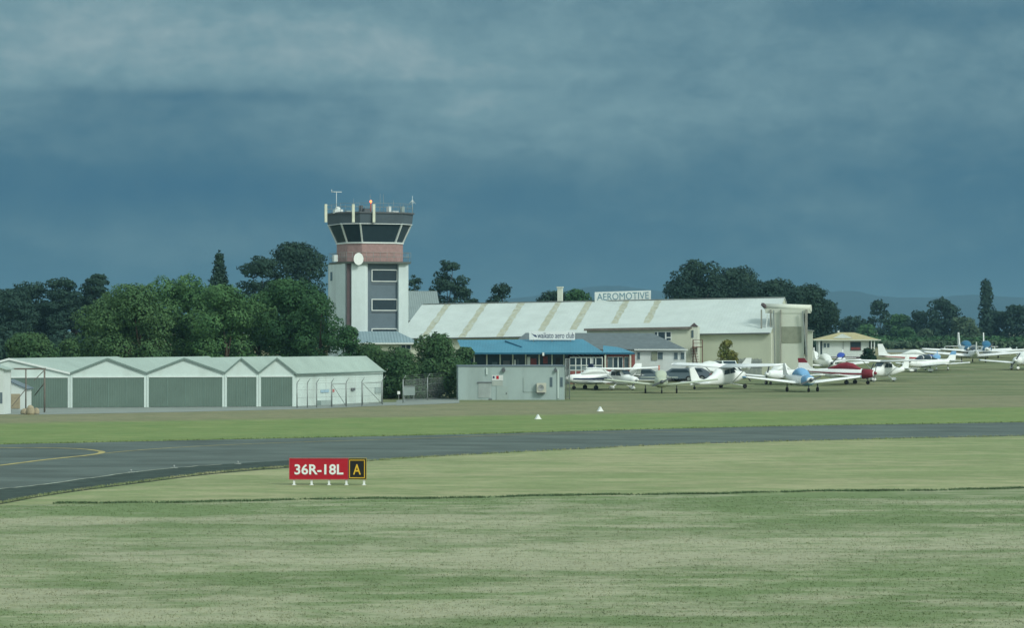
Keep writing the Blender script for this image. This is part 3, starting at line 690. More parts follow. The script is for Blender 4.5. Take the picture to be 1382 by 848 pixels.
# ------------------------------------------------------------------ security fence
def fence(name, pts, label, gates=(), h=1.95):
    P = [Vector(gp(x, y)) for x, y in pts]; base = P[0].copy(); rt = empty(name, base, 0, label=label, cat='fence')
    for p in P:
        q = p - base; mbp = MB().tube(q + Vector((0, 0, -.1)), q + Vector((0, 0, h)), .045, .045, 8); mbp.tube(q + Vector((0, 0, h)), q + Vector((.22, -.05, h + .33)), .03, .025, 6); mbp.build('post', M['steel'], rt)
    w = MB()
    for a, b in zip(P, P[1:]):
        a = a - base; b = b - base
        for z in (.15, .8, 1.4, 1.9): w.tube(a + Vector((0, .03, z)), b + Vector((0, .03, z)), .008, .008, 4)
        for dx, z in ((.09, h + .13), (.2, h + .3)): w.tube(a + Vector((dx, -.02, z)), b + Vector((dx, -.02, z)), .007, .007, 4)
        n = max(2, int((b - a).length / .11))                       # chain link
        for i in range(-8, n):
            for s in (0, 1):
                t0, t1 = i / n, (i + 17) / n; z0_, z1_ = (.1, 1.9) if s == 0 else (1.9, .1)
                c0, c1 = max(0, t0), min(1, t1)
                if c1 <= c0: continue
                fz = lambda t: z0_ + (z1_ - z0_) * (t - t0) / (t1 - t0)
                p0 = a.lerp(b, c0); p1 = a.lerp(b, c1); w.tube(p0 + Vector((0, .03, fz(c0))), p1 + Vector((0, .03, fz(c1))), .002, .002, 3)
    w.build('wire_mesh', M['steel'], rt)
    for a, b in gates:
        a = P[a] - base; b = P[b] - base; a = a.lerp(b, .04); b = b.lerp(a, .04); g = MB()
        for z in (.12, h - .15): g.tube(a + Vector((0, -.06, z)), b + Vector((0, -.06, z)), .03, .03, 6)
        for q in (a, b): g.tube(q + Vector((0, -.06, .12)), q + Vector((0, -.06, h - .15)), .03, .03, 6)
        g.tube(a + Vector((0, -.08, h - .15)), b + Vector((0, -.08, .12)), .022, .022, 6); g.build('gate', M['steel'], rt)
    return rt
fence('security_fence', [(401, 551.5), (415, 551), (427.5, 550.5), (447.5, 550), (467.5, 549.5), (488.5, 548.5), (516, 546.5)], 'wire fence with cranked posts before the white hangar side wall', ((3, 4), (5, 6)))
fence('security_fence', [(544, 544.5), (577, 540.5), (609, 537.5), (640, 535)], 'wire fence with cranked posts before the dark shrubs', ())
f = Frame(551, 229, 5); rt = f.root('utility_cabinet', label='pale grey utility cabinet on posts behind the wire fence', cat='cabinet')
m_ = MB(); f.box(m_, 544, 560, 522.5, 534, 0, .35); m_.build('cabinet_body', M['greydoor'], rt)
m_ = MB(); f.box(m_, 543.4, 560.6, 521.5, 522.4, -.04, .39); m_.build('lid', M['steel'], rt)
for px in (545.5, 558.5): m_ = MB(); f.box(m_, px - .6, px + .6, 534, 543, .1, .2); m_.build('leg', M['steel'], rt)
f = Frame(538, 227, 10); rt = f.root('floodlight', label='small white box lamp on a thin post by the hangar corner', cat='lamp')
m_ = MB(); f.box(m_, 536.5, 540, 528.5, 532.5, -.05, .12); m_.build('lamp_head', M['wht'], rt)
m_ = MB(); f.box(m_, 537.9, 538.5, 532.5, 543, 0, .04); m_.build('post', M['steel'], rt)

# ------------------------------------------------------------------ left edge: white shed, timber frame
f = Frame(-22, 190, -4, 0); rt = f.root('white_shed', label='white lean-to shed cut by the left edge', cat='shed')
m_ = MB(); u0, u1 = f.u(-60), f.u(5); m_.prism([(u0, 0, -.1), (u1, 0, -.1), (u1, 0, f.z(499.5)), (u0, 0, f.z(478))], (0, 2, 0)); m_.build('wall', M['white'], rt)
m_ = MB(); m_.prism([(u0 - .1, -.12, f.z(477.5)), (u1 + .2, -.12, f.z(500)), (u1 + .2, -.12, f.z(498.6)), (u0 - .1, -.12, f.z(476))], (0, 2.3, 0)); m_.build('roof', M['groof'], rt)
m_ = MB(); f.box(m_, 0, 3.2, 530, 545, -.02, -.002); m_.build('door', M['spandrel'], rt)
f = Frame(24, 201, 0, 0); rt = f.root('small_white_shed', label='small white pitched shed behind the timber frame', cat='shed')
u0, u1 = f.u(12), f.u(34.5); m_ = MB().prism([(u0, 0, -.1), (u1, 0, -.1), (u1, 0, f.z(525)), (u0, 0, f.z(514))], (0, 2.5, 0)); m_.build('wall', M['white'], rt)
m_ = MB().prism([(u0 - .1, -.1, f.z(514.3)), (u1 + .15, -.1, f.z(526)), (u1 + .15, -.1, f.z(524.6)), (u0 - .1, -.1, f.z(512.8))], (0, 2.7, 0)); m_.build('roof', M['spandrel'], rt)
m_ = MB(); f.box(m_, 15, 27, 532, 552, -.05, -.003); m_.build('door', M['straw'], rt)
f = Frame(36, 194, 0, 0); rt = f.root('timber_frame', label='open weathered frame of poles and diagonal braces at the left edge', cat='frame')
H_ = f.z(499)
for px, v in ((12.5, 0), (35, 0), (60, 0), (14, 2.2), (60.5, 2.2)):
    u = f.u(px, v); MB().tube((u, v, -.1), (u, v, H_), .055, .05, 8).build('post', M['timber'], rt)
for px0, px1, v in ((11, 62, 0), (12, 62, 2.2)): MB().bar((f.u(px0, v), v, H_ + .03), (f.u(px1, v), v, H_ + .03), .09, .09).build('beam', M['timber'], rt)
for (a, ya, c, yc) in ((59, 501, 46, 514), (60, 517, 47, 534), (34.5, 526, 16, 549), (47, 534, 58, 520)):
    MB().bar((f.u(a), 0, f.z(ya)), (f.u(c), 0, f.z(yc)), .07, .05).build('brace', M['timber'], rt)
for px in (12.5, 60): MB().bar((f.u(px), 0, H_ + .03), (f.u(px, 2.2), 2.2, H_ + .03), .08, .08).build('beam', M['timber'], rt)
# tan bundles
for k, (px, py, w, h, lb) in enumerate(((33, 559.5, 9, 8, 'tan sack at the left of the pile under the timber frame'), (41, 560, 11, 13, 'tallest tan sack in the middle of the pile under the timber frame'), (49, 559.5, 8, 9, 'tan sack at the right of the pile under the timber frame'))):
    g_ = gp(px, py); s = g_[1] / FPX; m_ = MB(); rr = random.Random(k); rings = []
    for i, t in enumerate((0, .25, .55, .8, .95, 1)):
        r_ = (.5, .56, .52, .4, .2, .05)[i] * w * s; rings.append([(r_ * (1 + .12 * rr.uniform(-1, 1)) * math.cos(a), r_ * .8 * math.sin(a), t * h * s) for a in [j * math.pi / 6 for j in range(12)]])
    m_.loft(rings); o = m_.build('sack', M['straw']); o.location = g_; tag(o, lb, 'sack', 'tan sacks under the timber frame')

# ------------------------------------------------------------------ control tower
f = Frame(499, 270, 21); T = f.root('control_tower', label='white control tower with pink brick band and dark slanted glass cab', cat='tower')
zz = lambda py: Z(py, 270) - f.zb
def octa(side, ch, z, dx=0, dy=0):
    h = side / 2; c = ch
    return [(x + dx, y + dy, z) for x, y in ((-h + c, -h), (h - c, -h), (h, -h + c), (h, h - c), (h - c, h), (-h + c, h), (-h, h - c), (-h, -h + c))]
# shaft: core, white flank, pillars
MB().box(-3.2, 2.95, -2.6, 3.2, -.2, zz(356)).build('core', M['spandrel'], T)
MB().box(-3.36, -3.21, -2.35, 3.4, -.2, zz(357)).box(-3.36, -1.0, 3.21, 3.4, -.2, zz(357)).build('side_wall', M['tower_white'], T)
MB().box(-3.28, -2.85, -2.75, -2.62, -.2, zz(356.2)).build('corner_slot', M['brown'], T)
p0 = f.u(475, -3.1); p1 = f.u(498, -3.1); q0 = f.u(538, -3.0)
m_ = MB(); n = 8; pts = [(p0, -2.61), (p0, -3.0)] + [(p1 - .45 + .45 * math.sin(t), -2.65 - .45 * math.cos(t)) for t in [i * math.pi / 2 / n for i in range(n + 1)]] 
m_.hexa([(x, y, -.2) for x, y in pts], [(x, y, zz(356.1)) for x, y in pts]); m_.build('pillar', M['tower_white'], T)
m_ = MB().box(q0, 3.11, -3.0, -2.61, -.2, zz(356.1)).box(2.96, 3.11, -2.605, 3.3, -.2, zz(356.3)); m_.build('pillar', M['tower_white'], T)
for y0, y1 in ((364.5, 381), (404, 420), (443.5, 458)):
    ux0, ux1 = f.u(501.5, -2.72), f.u(536.5, -2.72); a, c = zz(y1), zz(y0); t = .09
    w_ = MB().box(ux0, ux1, -2.72, -2.60, a, a + t).box(ux0, ux1, -2.72, -2.60, c - t, c).box(ux0, ux0 + t, -2.72, -2.60, a + t, c - t).box(ux1 - t, ux1, -2.72, -2.60, a + t, c - t).build('window_frame', M['trim'], T)
    MB().box(ux0 + t, ux1 - t, -2.66, -2.61, a + t, c - t).build('pane', M['glass'], w_)
w_ = MB().box(-3.40, -3.37, 1.9, 2.5, zz(379), zz(367)).build('side_window', M['glass2'], T)
for y in (384, 422): MB().box(f.u(501, -2.64), f.u(537, -2.64), -2.64, -2.601, zz(y) - .05, zz(y)).build('joint_strip', M['dgrey'], T)
# balcony, brick band
MB().hexa(octa(6.75, .5, zz(357)), octa(6.9, .5, zz(354.3))).build('balcony_slab', mat('balcony_concrete', (.16, .18, .17), .8), T)
rl = MB(); o_ = octa(6.8, .5, 0); za, zb_ = zz(354), zz(342)
for i in range(8):
    a = Vector(o_[i]); c = Vector(o_[(i + 1) % 8]); n = max(1, int((c - a).length / .7))
    for z in (zb_, (za + zb_) / 2): rl.tube(a + Vector((0, 0, z)), c + Vector((0, 0, z)), .018, .018, 5)
    for k in range(n): q = a.lerp(c, k / n); rl.tube(q + Vector((0, 0, za)), q + Vector((0, 0, zb_)), .018, .018, 5)
rl.build('railing', M['steel'], T)
MB().hexa(octa(5.9, 1.2, zz(354.3)), octa(5.9, 1.2, zz(330))).build('brick_band', M['brick'], T)
MB().hexa(octa(5.96, 1.22, zz(342.6)), octa(5.96, 1.22, zz(341.6))).build('string_course', M['brick2'], T)
MB().hexa(octa(6.05, 1.22, zz(330) + .003), octa(6.05, 1.22, zz(328))).build('cab_sill', M['trim'], T)
# cab glazing
B_, T_ = octa(5.85, 1.2, zz(328) + .002), octa(7.36, 1.5, zz(303))
MB().hexa(B_, T_).build('cab_glazing', M['glass'], T)
for i in range(8):
    a, c = Vector(B_[i]), Vector(T_[i]); o2 = Vector((a.x, a.y, 0)).normalized() * .04; MB().bar(a + o2, c + o2, .14, .14).build('mullion', M['trim'], T)
mm_ = MB()
for i in range(0, 8, 2):                                  # long faces have no middle mullions; thin blind line at the head
    pass
MB().hexa(octa(7.5, 1.52, zz(303.5)), octa(7.75, 1.6, zz(290))).build('fascia', M['fascia'], T)
MB().hexa(octa(7.95, 1.62, zz(290) + .002), octa(7.95, 1.62, zz(288))).build('roof_edge', M['dgrey'], T)
MB().hexa(octa(7.6, 1.5, zz(303.4) - .07), octa(7.52, 1.5, zz(303.5) - .005)).build('soffit', M['trim'], T)
# roof railing and gear
rl = MB(); o_ = octa(7.6, 1.5, 0); za, zb_ = zz(288), zz(276.5)
for i in range(8):
    a = Vector(o_[i]); c = Vector(o_[(i + 1) % 8]); n = max(1, int((c - a).length / 1.2))
    for z in (zb_, za * .45 + zb_ * .55): rl.tube(a + Vector((0, 0, z)), c + Vector((0, 0, z)), .014, .014, 4)
    for k in range(n): q = a.lerp(c, k / n); rl.tube(q + Vector((0, 0, za)), q + Vector((0, 0, zb_)), .016, .016, 4)
rl.build('roof_railing', M['steel'], T)
def tp(px, py, v): u = f.u(px, v); return (u, v, f.z(py, u, v))
for px, v in ((439.5, -1.2), (476.6, -4.0), (504.3, -3.95)):
    u = f.u(px, v); m_ = MB().box(u - .13, u + .13, v - .12, v + .02, f.z(300, u, v), f.z(275.5, u, v)); m_.box(u - .04, u + .04, v + .02, v + .25, f.z(296, u, v), f.z(292, u, v)); m_.build('panel_antenna', mat('antenna_shell', (.62, .64, .52), .6), T)
def mast(px, y0, y1, v, r=.03, name='antenna', m=None, extra=None):
    u = f.u(px, v); m_ = MB().tube((u, v, f.z(y0, u, v)), (u, v, f.z(y1, u, v)), r, r * .7, 6)
    if extra: extra(m_, u, v)
    return m_.build(name, m or M['steel'], T)
mast(454, 288, 259, 0, .035, 'cross_antenna', M['trim'], lambda m_, u, v: (m_.tube((u - .5, v, f.z(259, u, v)), (u + .55, v, f.z(259, u, v)), .04, .04, 6), m_.tube((u - .5, v, f.z(259, u, v) - .05), (u - .5, v, f.z(257, u, v) + .08), .03, .03, 5)))
for px, y in ((499.5, 262), (513, 261), (517.5, 262), (477, 268), (466, 276), (531, 270), (540, 274)): mast(px, 288, y, .5, .02)
mast(556.5, 288, 264.5, 1.0, .025, 'dipole_antenna', M['trim'], lambda m_, u, v: [m_.tube((u, v, f.z(270, u, v)), (u + .35 * math.cos(a), v + .35 * math.sin(a), f.z(275, u, v)), .022, .02, 5) for a in (0, 1.6, 3.14, 4.7)])
mast(500.4, 288, 274, -.5, .07, 'beacon_mast', M['orange'])
u, v, z = tp(500.4, 272, -.5); MB().ell((u, v, z), (.11, .11, .14)).build('beacon', M['beacon'], T)
for x0, x1, y0, y1, v, mk in ((452, 463, 282.5, 288, -1, 'trim'), (487, 490, 277, 288, -1, 'dgrey'), (492, 500, 281, 288, -1.5, 'dgrey'), (524.5, 528, 278.5, 288, -1, 'trim'), (530, 538, 285, 288, -1, 'trim'), (543, 546, 279, 288, -.5, 'grey'), (468, 474, 284.5, 288, 0, 'grey')):
    m_ = MB(); f.box(m_, x0, x1, y0, y1, v, v + .7); m_.build('roof_cabinet', M[mk], T)
u, v, z = tp(457, 281.5, -.9); MB().ell((u, v + .3, z), (.28, .28, .22)).build('dome', M['trim'], T)
# satellite dish: shallow bowl facing the camera
u, v, z = tp(483.7, 349.6, -3.55); rings = []
for r_, d in ((.05, .16), (.25, .12), (.42, .05), (.52, -.02), (.55, -.06)): rings.append([(u + r_ * math.cos(t) * .93, v + d, z + r_ * math.sin(t) * 1.12) for t in [i * math.pi / 12 for i in range(24)]])
MB().loft(rings).build('dish', M['wht'], T).parent = T
MB().tube((u, v + .1, z), (u, v + .75, z - .1), .04, .04, 6).build('dish_bracket', M['steel'], T)
m_ = MB(); m_.box(f.u(451, -1), f.u(456, -1), -1, -.4, zz(354), zz(345)); m_.build('balcony_cabinet', M['white'], T)

# low building at the tower foot
f = Frame(525, 262, 8); rt = f.root('tower_annex', label='low building with slate grey hip roof at the tower foot', cat='building')
u0, u1, v1 = f.u(483), f.u(569), 5.0; ze, zt = f.z(463.5), f.z(447.5)
MB().box(u0 + .3, u1 - .4, .3, v1 - .3, -.1, ze + .01).build('wall', M['cream'], rt)
MB().hexa([(u0, -.1, ze), (u1, -.1, ze), (u1, v1, ze), (u0, v1, ze)], [(u0, 2.4, zt), (u1 - 2.2, 2.4, zt), (u1 - 2.2, 2.5, zt), (u0, 2.5, zt)]).build('roof', M['slate'], rt)
MB().box(u0 - .05, u1 + .05, -.2, -.11, ze - .1, ze + .04).build('gutter', M['trim'], rt)
m_ = MB(); f.box(m_, 541, 555, 465.5, 472, .22, .29); w_ = m_.build('window_frame', M['trim'], rt)
for a, c in ((542, 547.2), (548.2, 554)): m_ = MB(); f.box(m_, a, c, 466.3, 471.4, .2, .215); m_.build('pane', M['glass'], w_)

# grey roofed building behind the tower
f = Frame(575, 354, 10); rt = f.root('grey_hall', label='grey roofed hall with open dark gable right of the tower', cat='building')
u0, u1 = f.u(535), f.u(590); za, zb_ = f.z(393.5), f.z(432)
MB().prism([(u0, 0, zb_), (u0, 4.2, za), (u0, 8.4, zb_), (u0, 8.4, zb_ - 3), (u0, 0, zb_ - 3)], (u1 - u0 - .5, 0, 0)).build('wall', M['brown'], rt)
MB().prism([(u0 - .1, -.3, zb_ - .1), (u0 - .1, 4.2, za + .12), (u0 - .1, 8.7, zb_ - .1), (u0 - .1, 4.2, za - .05)], (u1 - u0 + .7, 0, 0)).build('roof', ribbed('grey_sheet_roof', (.20, .25, .25), .3), rt)
MB().box(u0, u1 - .5, .05, 8.3, -.5, zb_ - 3.001).build('lower_wall', M['cream2'], rt)

# ------------------------------------------------------------------ main hangar
AL = 14.5
f = Frame(1058, 318, -AL, ground_z(318)); HG = f.root('main_hangar', label='long cream hangar with pale weathered roof and tan skylight strips', cat='hangar')
Wd = 10.5; Lh = 44.8
def hz(u, kind):                       # heights slope slightly towards the far (left) end
    t = -u / Lh
    return {'r': (Z(402.3, 318) * (1 - t) + 9.15 * t), 'e': (5.76 * (1 - t) + 5.05 * t)}[kind] - f.zb
secs = [0.0, -Lh]
t = .08
rv = []
for side_ in (-1, 1):
    m_ = MB(); vs = []; oe = .35
    for u in (secs[0] + .1, secs[1] - .1):
        r_, e_ = hz(u, 'r'), hz(u, 'e'); sl = (r_ - e_) / Wd
        vs += [(u, side_ * (Wd + oe), e_ - sl * oe), (u, 0, r_), (u, 0, r_ + t), (u, side_ * (Wd + oe), e_ - sl * oe + t)]
    m_.poly(vs, [(0,1,2,3),(7,6,5,4),(0,4,5,1),(1,5,6,2),(2,6,7,3),(3,7,4,0)])
    if side_ == -1: roof_ = m_.build('roof', M['sheet'], HG)
    else: m_.build('roof', M['sheet'], HG)
r0, e0, r1, e1 = hz(0, 'r'), hz(0, 'e'), hz(-Lh, 'r'), hz(-Lh, 'e')
A0 = [(0, -Wd, -1), (0, Wd, -1), (0, Wd, e0 - .02), (0, 0, r0 - .02), (0, -Wd, e0 - .02)]; A1 = [(-Lh, -Wd, -1), (-Lh, Wd, -1), (-Lh, Wd, e1 - .02), (-Lh, 0, r1 - .02), (-Lh, -Wd, e1 - .02)]
MB().hexa(A1, A0).build('wall', M['cream'], HG)
MB().bar((-Lh, -Wd - .42, hz(-Lh, 'e') - .1), (0, -Wd - .42, hz(0, 'e') - .1), .14, .14).build('gutter', M['dgrey'], HG)
m_ = MB(); m_.bar((-Lh, 0, r1 + .1), (.1, 0, r0 + .1), .5, .06); m_.build('ridge_cap', M['steel'], HG)
def roofpt(u, s, dz=.0):                # s: 0 ridge .. 1 eave on the front slope
    return (u, -s * Wd, hz(u, 'r') * (1 - s) + hz(u, 'e') * s + t + dz)
for px, s1 in ((604.7, 1.0), (655, 1.03), (704.5, 1.03), (754.5, .97), (796, .85), (846, .72), (889, .70)):
    u = f.u(px, 0); w = .95; rr = random.Random(px); n = 14; L_, R_ = [], []
    for k in range(n + 1):
        s = .02 + (s1 - .02) * k / n; ww = w * (.42 + rr.uniform(-.08, .08)); L_.append(roofpt(u - ww, s, .012)); R_.append(roofpt(u + ww, s, .012))
    MB().poly(L_ + R_, [(i, i + 1, n + 2 + i, n + 1 + i) for i in range(n)]).build('rooflight_strip', M['tan'], HG)
# ridge flue
u = f.u(756, .5); MB().box(u - .28, u + .28, .2, .8, hz(u, 'r') - .3, hz(u, 'r') + 1.75).box(u - .36, u + .36, .12, .88, hz(u, 'r') + 1.751, hz(u, 'r') + 1.9).build('flue', M['cream2'], HG)
# blank sign board on the ridge
fs = Frame(841, 323.0, -AL * .35, 0)
SG = fs.root('roof_sign', label='white sign board reading AEROMOTIVE standing on the hangar ridge', cat='sign')
u0, u1 = fs.u(802.6), fs.u(878.5); za, zb_ = fs.z(407.5, 0, 0), fs.z(393.0, 0, 0); sl = .12
MB().prism([(u0, 0, za - .1), (u1, 0, za + .13), (u1, 0, zb_ + .08), (u0, 0, zb_ - .12)], (0, .12, 0)).build('board', M['white'], SG)
o = text_mesh('AEROMOTIVE', .84, M['letterblue'], SG, (u0 + .3, -.012, za + .17), bold=0.0, width=(u1 - u0) - .55); o.rotation_euler = (0, -.03, 0)
for k in (.1, .37, .63, .9): u = u0 + (u1 - u0) * k; MB().box(u - .05, u + .05, .13, .2, za - .55, za + .5).build('support', M['steel'], SG)
# hangar gable: cladding and doors
MB().hexa([(.02, -Wd + .2, 0), (.10, -Wd + .2, 0), (.10, Wd - .2, 0), (.02, Wd - .2, 0)], [(.02, -Wd + .2, e0 - .1), (.10, -Wd + .2, e0 - .1), (.10, Wd - .2, e0 - .1), (.02, Wd - .2, e0 - .1)]).build('gable_cladding', M['cream2'], HG)

# door gantry projecting at the right end (sliding doors run out on it)
f2 = Frame(1066, 308.5, -13); GT = f2.root('door_gantry', label='tall cream hangar door gantry with rounded white top beam and slanting posts', cat='gantry')
def pt(px, py, v=0.0): return f2.p(px, py, v)
ga, gb = pt(1031, 0)[0], pt(1093, 0)[0]
top0 = f2.z(411.5, ga, 0); top1 = f2.z(413.5, gb, 0)
# rounded beam
rings = []
for u, zt_ in ((ga, top0), (gb, top1)):
    rings.append([(u, 1.2 + .8 * math.cos(a) , zt_ - .25 + .42 * math.sin(a)) for a in [i * math.pi / 8 for i in range(17)]])
m_ = MB(); n = 17; m_.loft(rings); m_.build('top_beam', M['cream2'], GT)
MB().box(ga + .1, gb - .1, .45, 1.95, min(top0, top1) - .80, min(top0, top1) - .27).build('track_box', M['cream2'], GT)
for px, v, w in ((1027.5, -.2, .16), (1040, .2, .20), (1088, .2, .28), (1053.5, .2, .12)):
    u = f2.u(px, v); MB().box(u - w / 2, u + w / 2, v, v + .2, -.3, f2.z(418, u, v)).build('post', mat('gantry_post', (.30, .30, .26), .6), GT)
u0, u1 = f2.u(1042.5, .5), f2.u(1085, .5)
MB().box(u0, u1, .5, .62, -.2, f2.z(419, 0, .5)).build('door_leaf', M['cream2'], GT)
m_ = MB(); f2.box(m_, 1055, 1081.5, 441, 463, .44, .495); m_.build('olive_panel', mat('olive_grey_panel', (.27, .29, .22), .7), GT)
m_ = MB()
for a, ya, c, yc in ((1036, 425, 1030, 482), (1083, 420, 1089, 480), (1044, 419, 1046, 497)):
    m_ = MB().bar(pt(a, ya, .1), pt(c, yc, .1), .14, .14); m_.build('brace', M['trim'] if a == 1036 else M['steel'], GT)
w_ = MB().box(f2.u(1089.5, 2.0), f2.u(1096.5, 2.0), 2.0, 2.3, -.3, f2.z(447, 0, 2)).build('side_panel', M['cream2'], GT)
m_ = MB().bar(pt(1082, 445, 1.9), pt(1098.5, 447, 1.9), .18, .16); m_.build('eave_bar', M['steel'], GT)
m_ = MB().bar((f2.u(1029, 0), 0, f2.z(410.5)), (f2.u(1034, .2), .9, f2.z(417)), .35, .3); m_.build('end_cap', M['brown'], GT)

# two storey lean-to annex on the hangar front
f = Frame(866, 299, -6); rt = f.root('hangar_annex', label='cream two storey annex with dark roof edge joined to the hangar front', cat='annex')
u0, u1 = f.u(792), f.u(932); z0_, z1_ = f.z(445, u0), f.z(442.3, u1)
MB().prism([(u0, 0, -.4), (u1, 0, -.4), (u1, 0, z1_), (u0, 0, z0_)], (0, 11, 0)).build('wall', M['cream'], rt)
MB().prism([(u0 - .3, -.35, z0_ + .005), (u1 + .15, -.35, z1_ + .005), (u1 + .15, -.35, z1_ + .09), (u0 - .3, -.35, z0_ + .09)], (0, 11.5, .55)).build('roof', M['sheet'], rt)
MB().prism([(u0 - .3, -.42, z0_ - .16), (u1 + .15, -.42, z1_ - .16), (u1 + .15, -.42, z1_ + .10), (u0 - .3, -.42, z0_ + .10)], (0, .06, 0)).build('fascia', M['timber'], rt)
m_ = MB(); f.box(m_, 883.5, 906, 447.8, 460.2, -.07, -.01); w_ = m_.build('window_frame', M['trim'], rt)
for x0, x1, y0, y1 in ((888.5, 897.5, 448.6, 459.4), (899.5, 905.2, 448.6, 455), (899.5, 905.2, 456.6, 459.4), (884, 886.8, 448.6, 456)): m_ = MB(); f.box(m_, x0, x1, y0, y1, -.09, -.072); m_.build('pane', M['glass'], w_)
u2 = f.u(941); MB().box(u1 + .01, u2, .3, 8, -.4, f.z(441)).build('side_wall', M['cream2'], rt)
m_ = MB(); m_.prism([(u1 - .1, .2, f.z(441)), (u2 + .1, .2, f.z(441)), ((u1 + u2) / 2, .2, f.z(436))], (0, 1.2, 0)); m_.build('roof_cap', M['brown'], rt)
m_ = MB(); f.box(m_, 933, 936, 446, 456, .24, .29); m_.build('side_window', M['glass2'], rt)
# rusty outside stair
f = Frame(941, 297.5, 0); rt = f.root('outside_stair', label='rusty brown steel stair at the corner of the cream annex', cat='stair')
m_ = MB()
for px in (935.5, 948):
    for v in (0, 1.2): u = f.u(px, v); m_.box(u - .05, u + .05, v - .05, v + .05, -.1, f.z(459, u, v))
m_.build('support_post', M['rust'], rt)
m_ = MB(); m_.box(f.u(935), f.u(948.4), -.05, 1.3, f.z(469.5), f.z(468.3)); m_.build('landing', M['rust'], rt)
for k in range(11):
    t_ = k / 10; u = f.u(935.5 + 8 * (1 - t_)); z_ = .25 + (f.z(470) - .3) * t_; MB().box(u - .35, u + .35, -.5, -.06, z_ - .025, z_ + .025).build('tread', M['rust'], rt)
for v in (-.52, -.04): MB().bar((f.u(945), v, .1), (f.u(935.5), v, f.z(469)), .06, .25).build('stringer', M['rust'], rt)
m_ = MB()
for z_ in (f.z(459), f.z(463.5)): m_.bar((f.u(935), -.02, z_), (f.u(948.4), -.02, z_), .05)
m_.build('handrail', M['rust'], rt)

# ------------------------------------------------------------------ club house: dark tiled roof house + blue roofed front
f = Frame(890, 289, -2); rt = f.root('grey_roofed_house', label='pale house with long dark grey tiled roof behind the blue roof', cat='building')
a0, a1 = f.u(683), f.u(927.5); zr_, ze = f.z(448), f.z(471.8); vr = 4.2
MB().hexa([(a0, 0, ze), (a1, 0, ze), (a1, 8, ze), (a0, 8, ze)], [(a0 + 2, vr, f.z(449.5, 0, vr)), (f.u(880, vr), vr, zr_ - .15), (f.u(880, vr), vr + .1, zr_ - .15), (a0 + 2, vr + .1, f.z(449.5, 0, vr))]).build('roof', M['tile'], rt)
MB().box(a0 + .4, f.u(926), .35, 7.7, -.3, ze - .001).build('wall', M['white'], rt)
MB().box(f.u(856), a1 + .05, -.12, -.01, ze - .12, ze + .03).build('gutter', M['trim'], rt)
def window(fr, parent, x0, x1, y0, y1, v, frame='trim', glass='glass', n=1, t=.06, hs=None):
    m_ = MB(); fr.box(m_, x0, x1, y0, y1, v - .05, v); w_ = m_.build('window', M[frame], parent); e = (x1 - x0) * .06
    for k in range(n):
        a = x0 + (x1 - x0) * k / n + e; c = x0 + (x1 - x0) * (k + 1) / n - e; m_ = MB(); fr.box(m_, a, c, y0 + .7, y1 - .7, v - .062, v - .052); m_.build('pane', M[glass], w_)
    return w_
m_ = MB(); f.box(m_, 879.3, 887, 475, 486.5, .25, .345); m_.build('shutter', mat('olive_shutter', (.24, .27, .20), .7), rt)
window(f, rt, 887.3, 895, 475, 486, .345, 'trim', 'glass2')
window(f, rt, 860, 864, 475, 486, .345, 'trim', 'glass2')
for px in (909.5, 918.5): window(f, rt, px, px + 5.5, 475.5, 486, .345, 'trim', 'glass2')

f = Frame(700, 280, -2); CL = f.root('club_house', label='aero club house with bright blue roof, glazed front and brick entrance', cat='building')
e0_, e1_ = f.u(625), f.u(815); ze = f.z(476.5); vr = 4.6; zr_ = f.z(458, 0, vr)
MB().hexa([(e0_, 0, ze), (e1_, 0, ze), (e1_, 8, ze), (e0_, 8, ze)], [(f.u(617, vr) , vr, zr_ - .08), (f.u(786.5, vr), vr, zr_), (f.u(786.5, vr), vr + .1, zr_), (f.u(617, vr), vr + .1, zr_ - .08)]).build('roof', M['blue'], CL)
MB().box(e0_ - .05, e1_ + .05, -.1, -.005, ze - .16, ze + .02).build('gutter', M['bluetrim'], CL)
b0, b1 = f.u(814), f.u(856, .6); MB().hexa([(b0, .6, ze), (b1, .6, ze), (b1, 5, ze), (b0, 5, ze)], [(b0, 2.8, f.z(466.5, b0, 2.8)), (b1 - 1.6, 2.8, f.z(469, b1, 2.8)), (b1 - 1.6, 2.9, f.z(469, b1, 2.8)), (b0, 2.9, f.z(466.5, b0, 2.8))]).build('porch_roof', M['blue'], CL)
MB().box(b0 + .15, b1 + .05, .50, .595, ze - .16, ze + .02).build('gutter', M['bluetrim'], CL)
m_ = MB().bar((f.u(682, 3.8), 3.8, f.z(460.6, 0, 3.8)), (f.u(704, 1.8), 1.8, f.z(468.6, 0, 1.8)), .16, .12); m_.build('valley_flashing', M['bluetrim'], CL)
MB().box(f.u(645), f.u(690), .9, 7.8, ze - .001, ze - .06).build('soffit', M['dgrey'], CL)
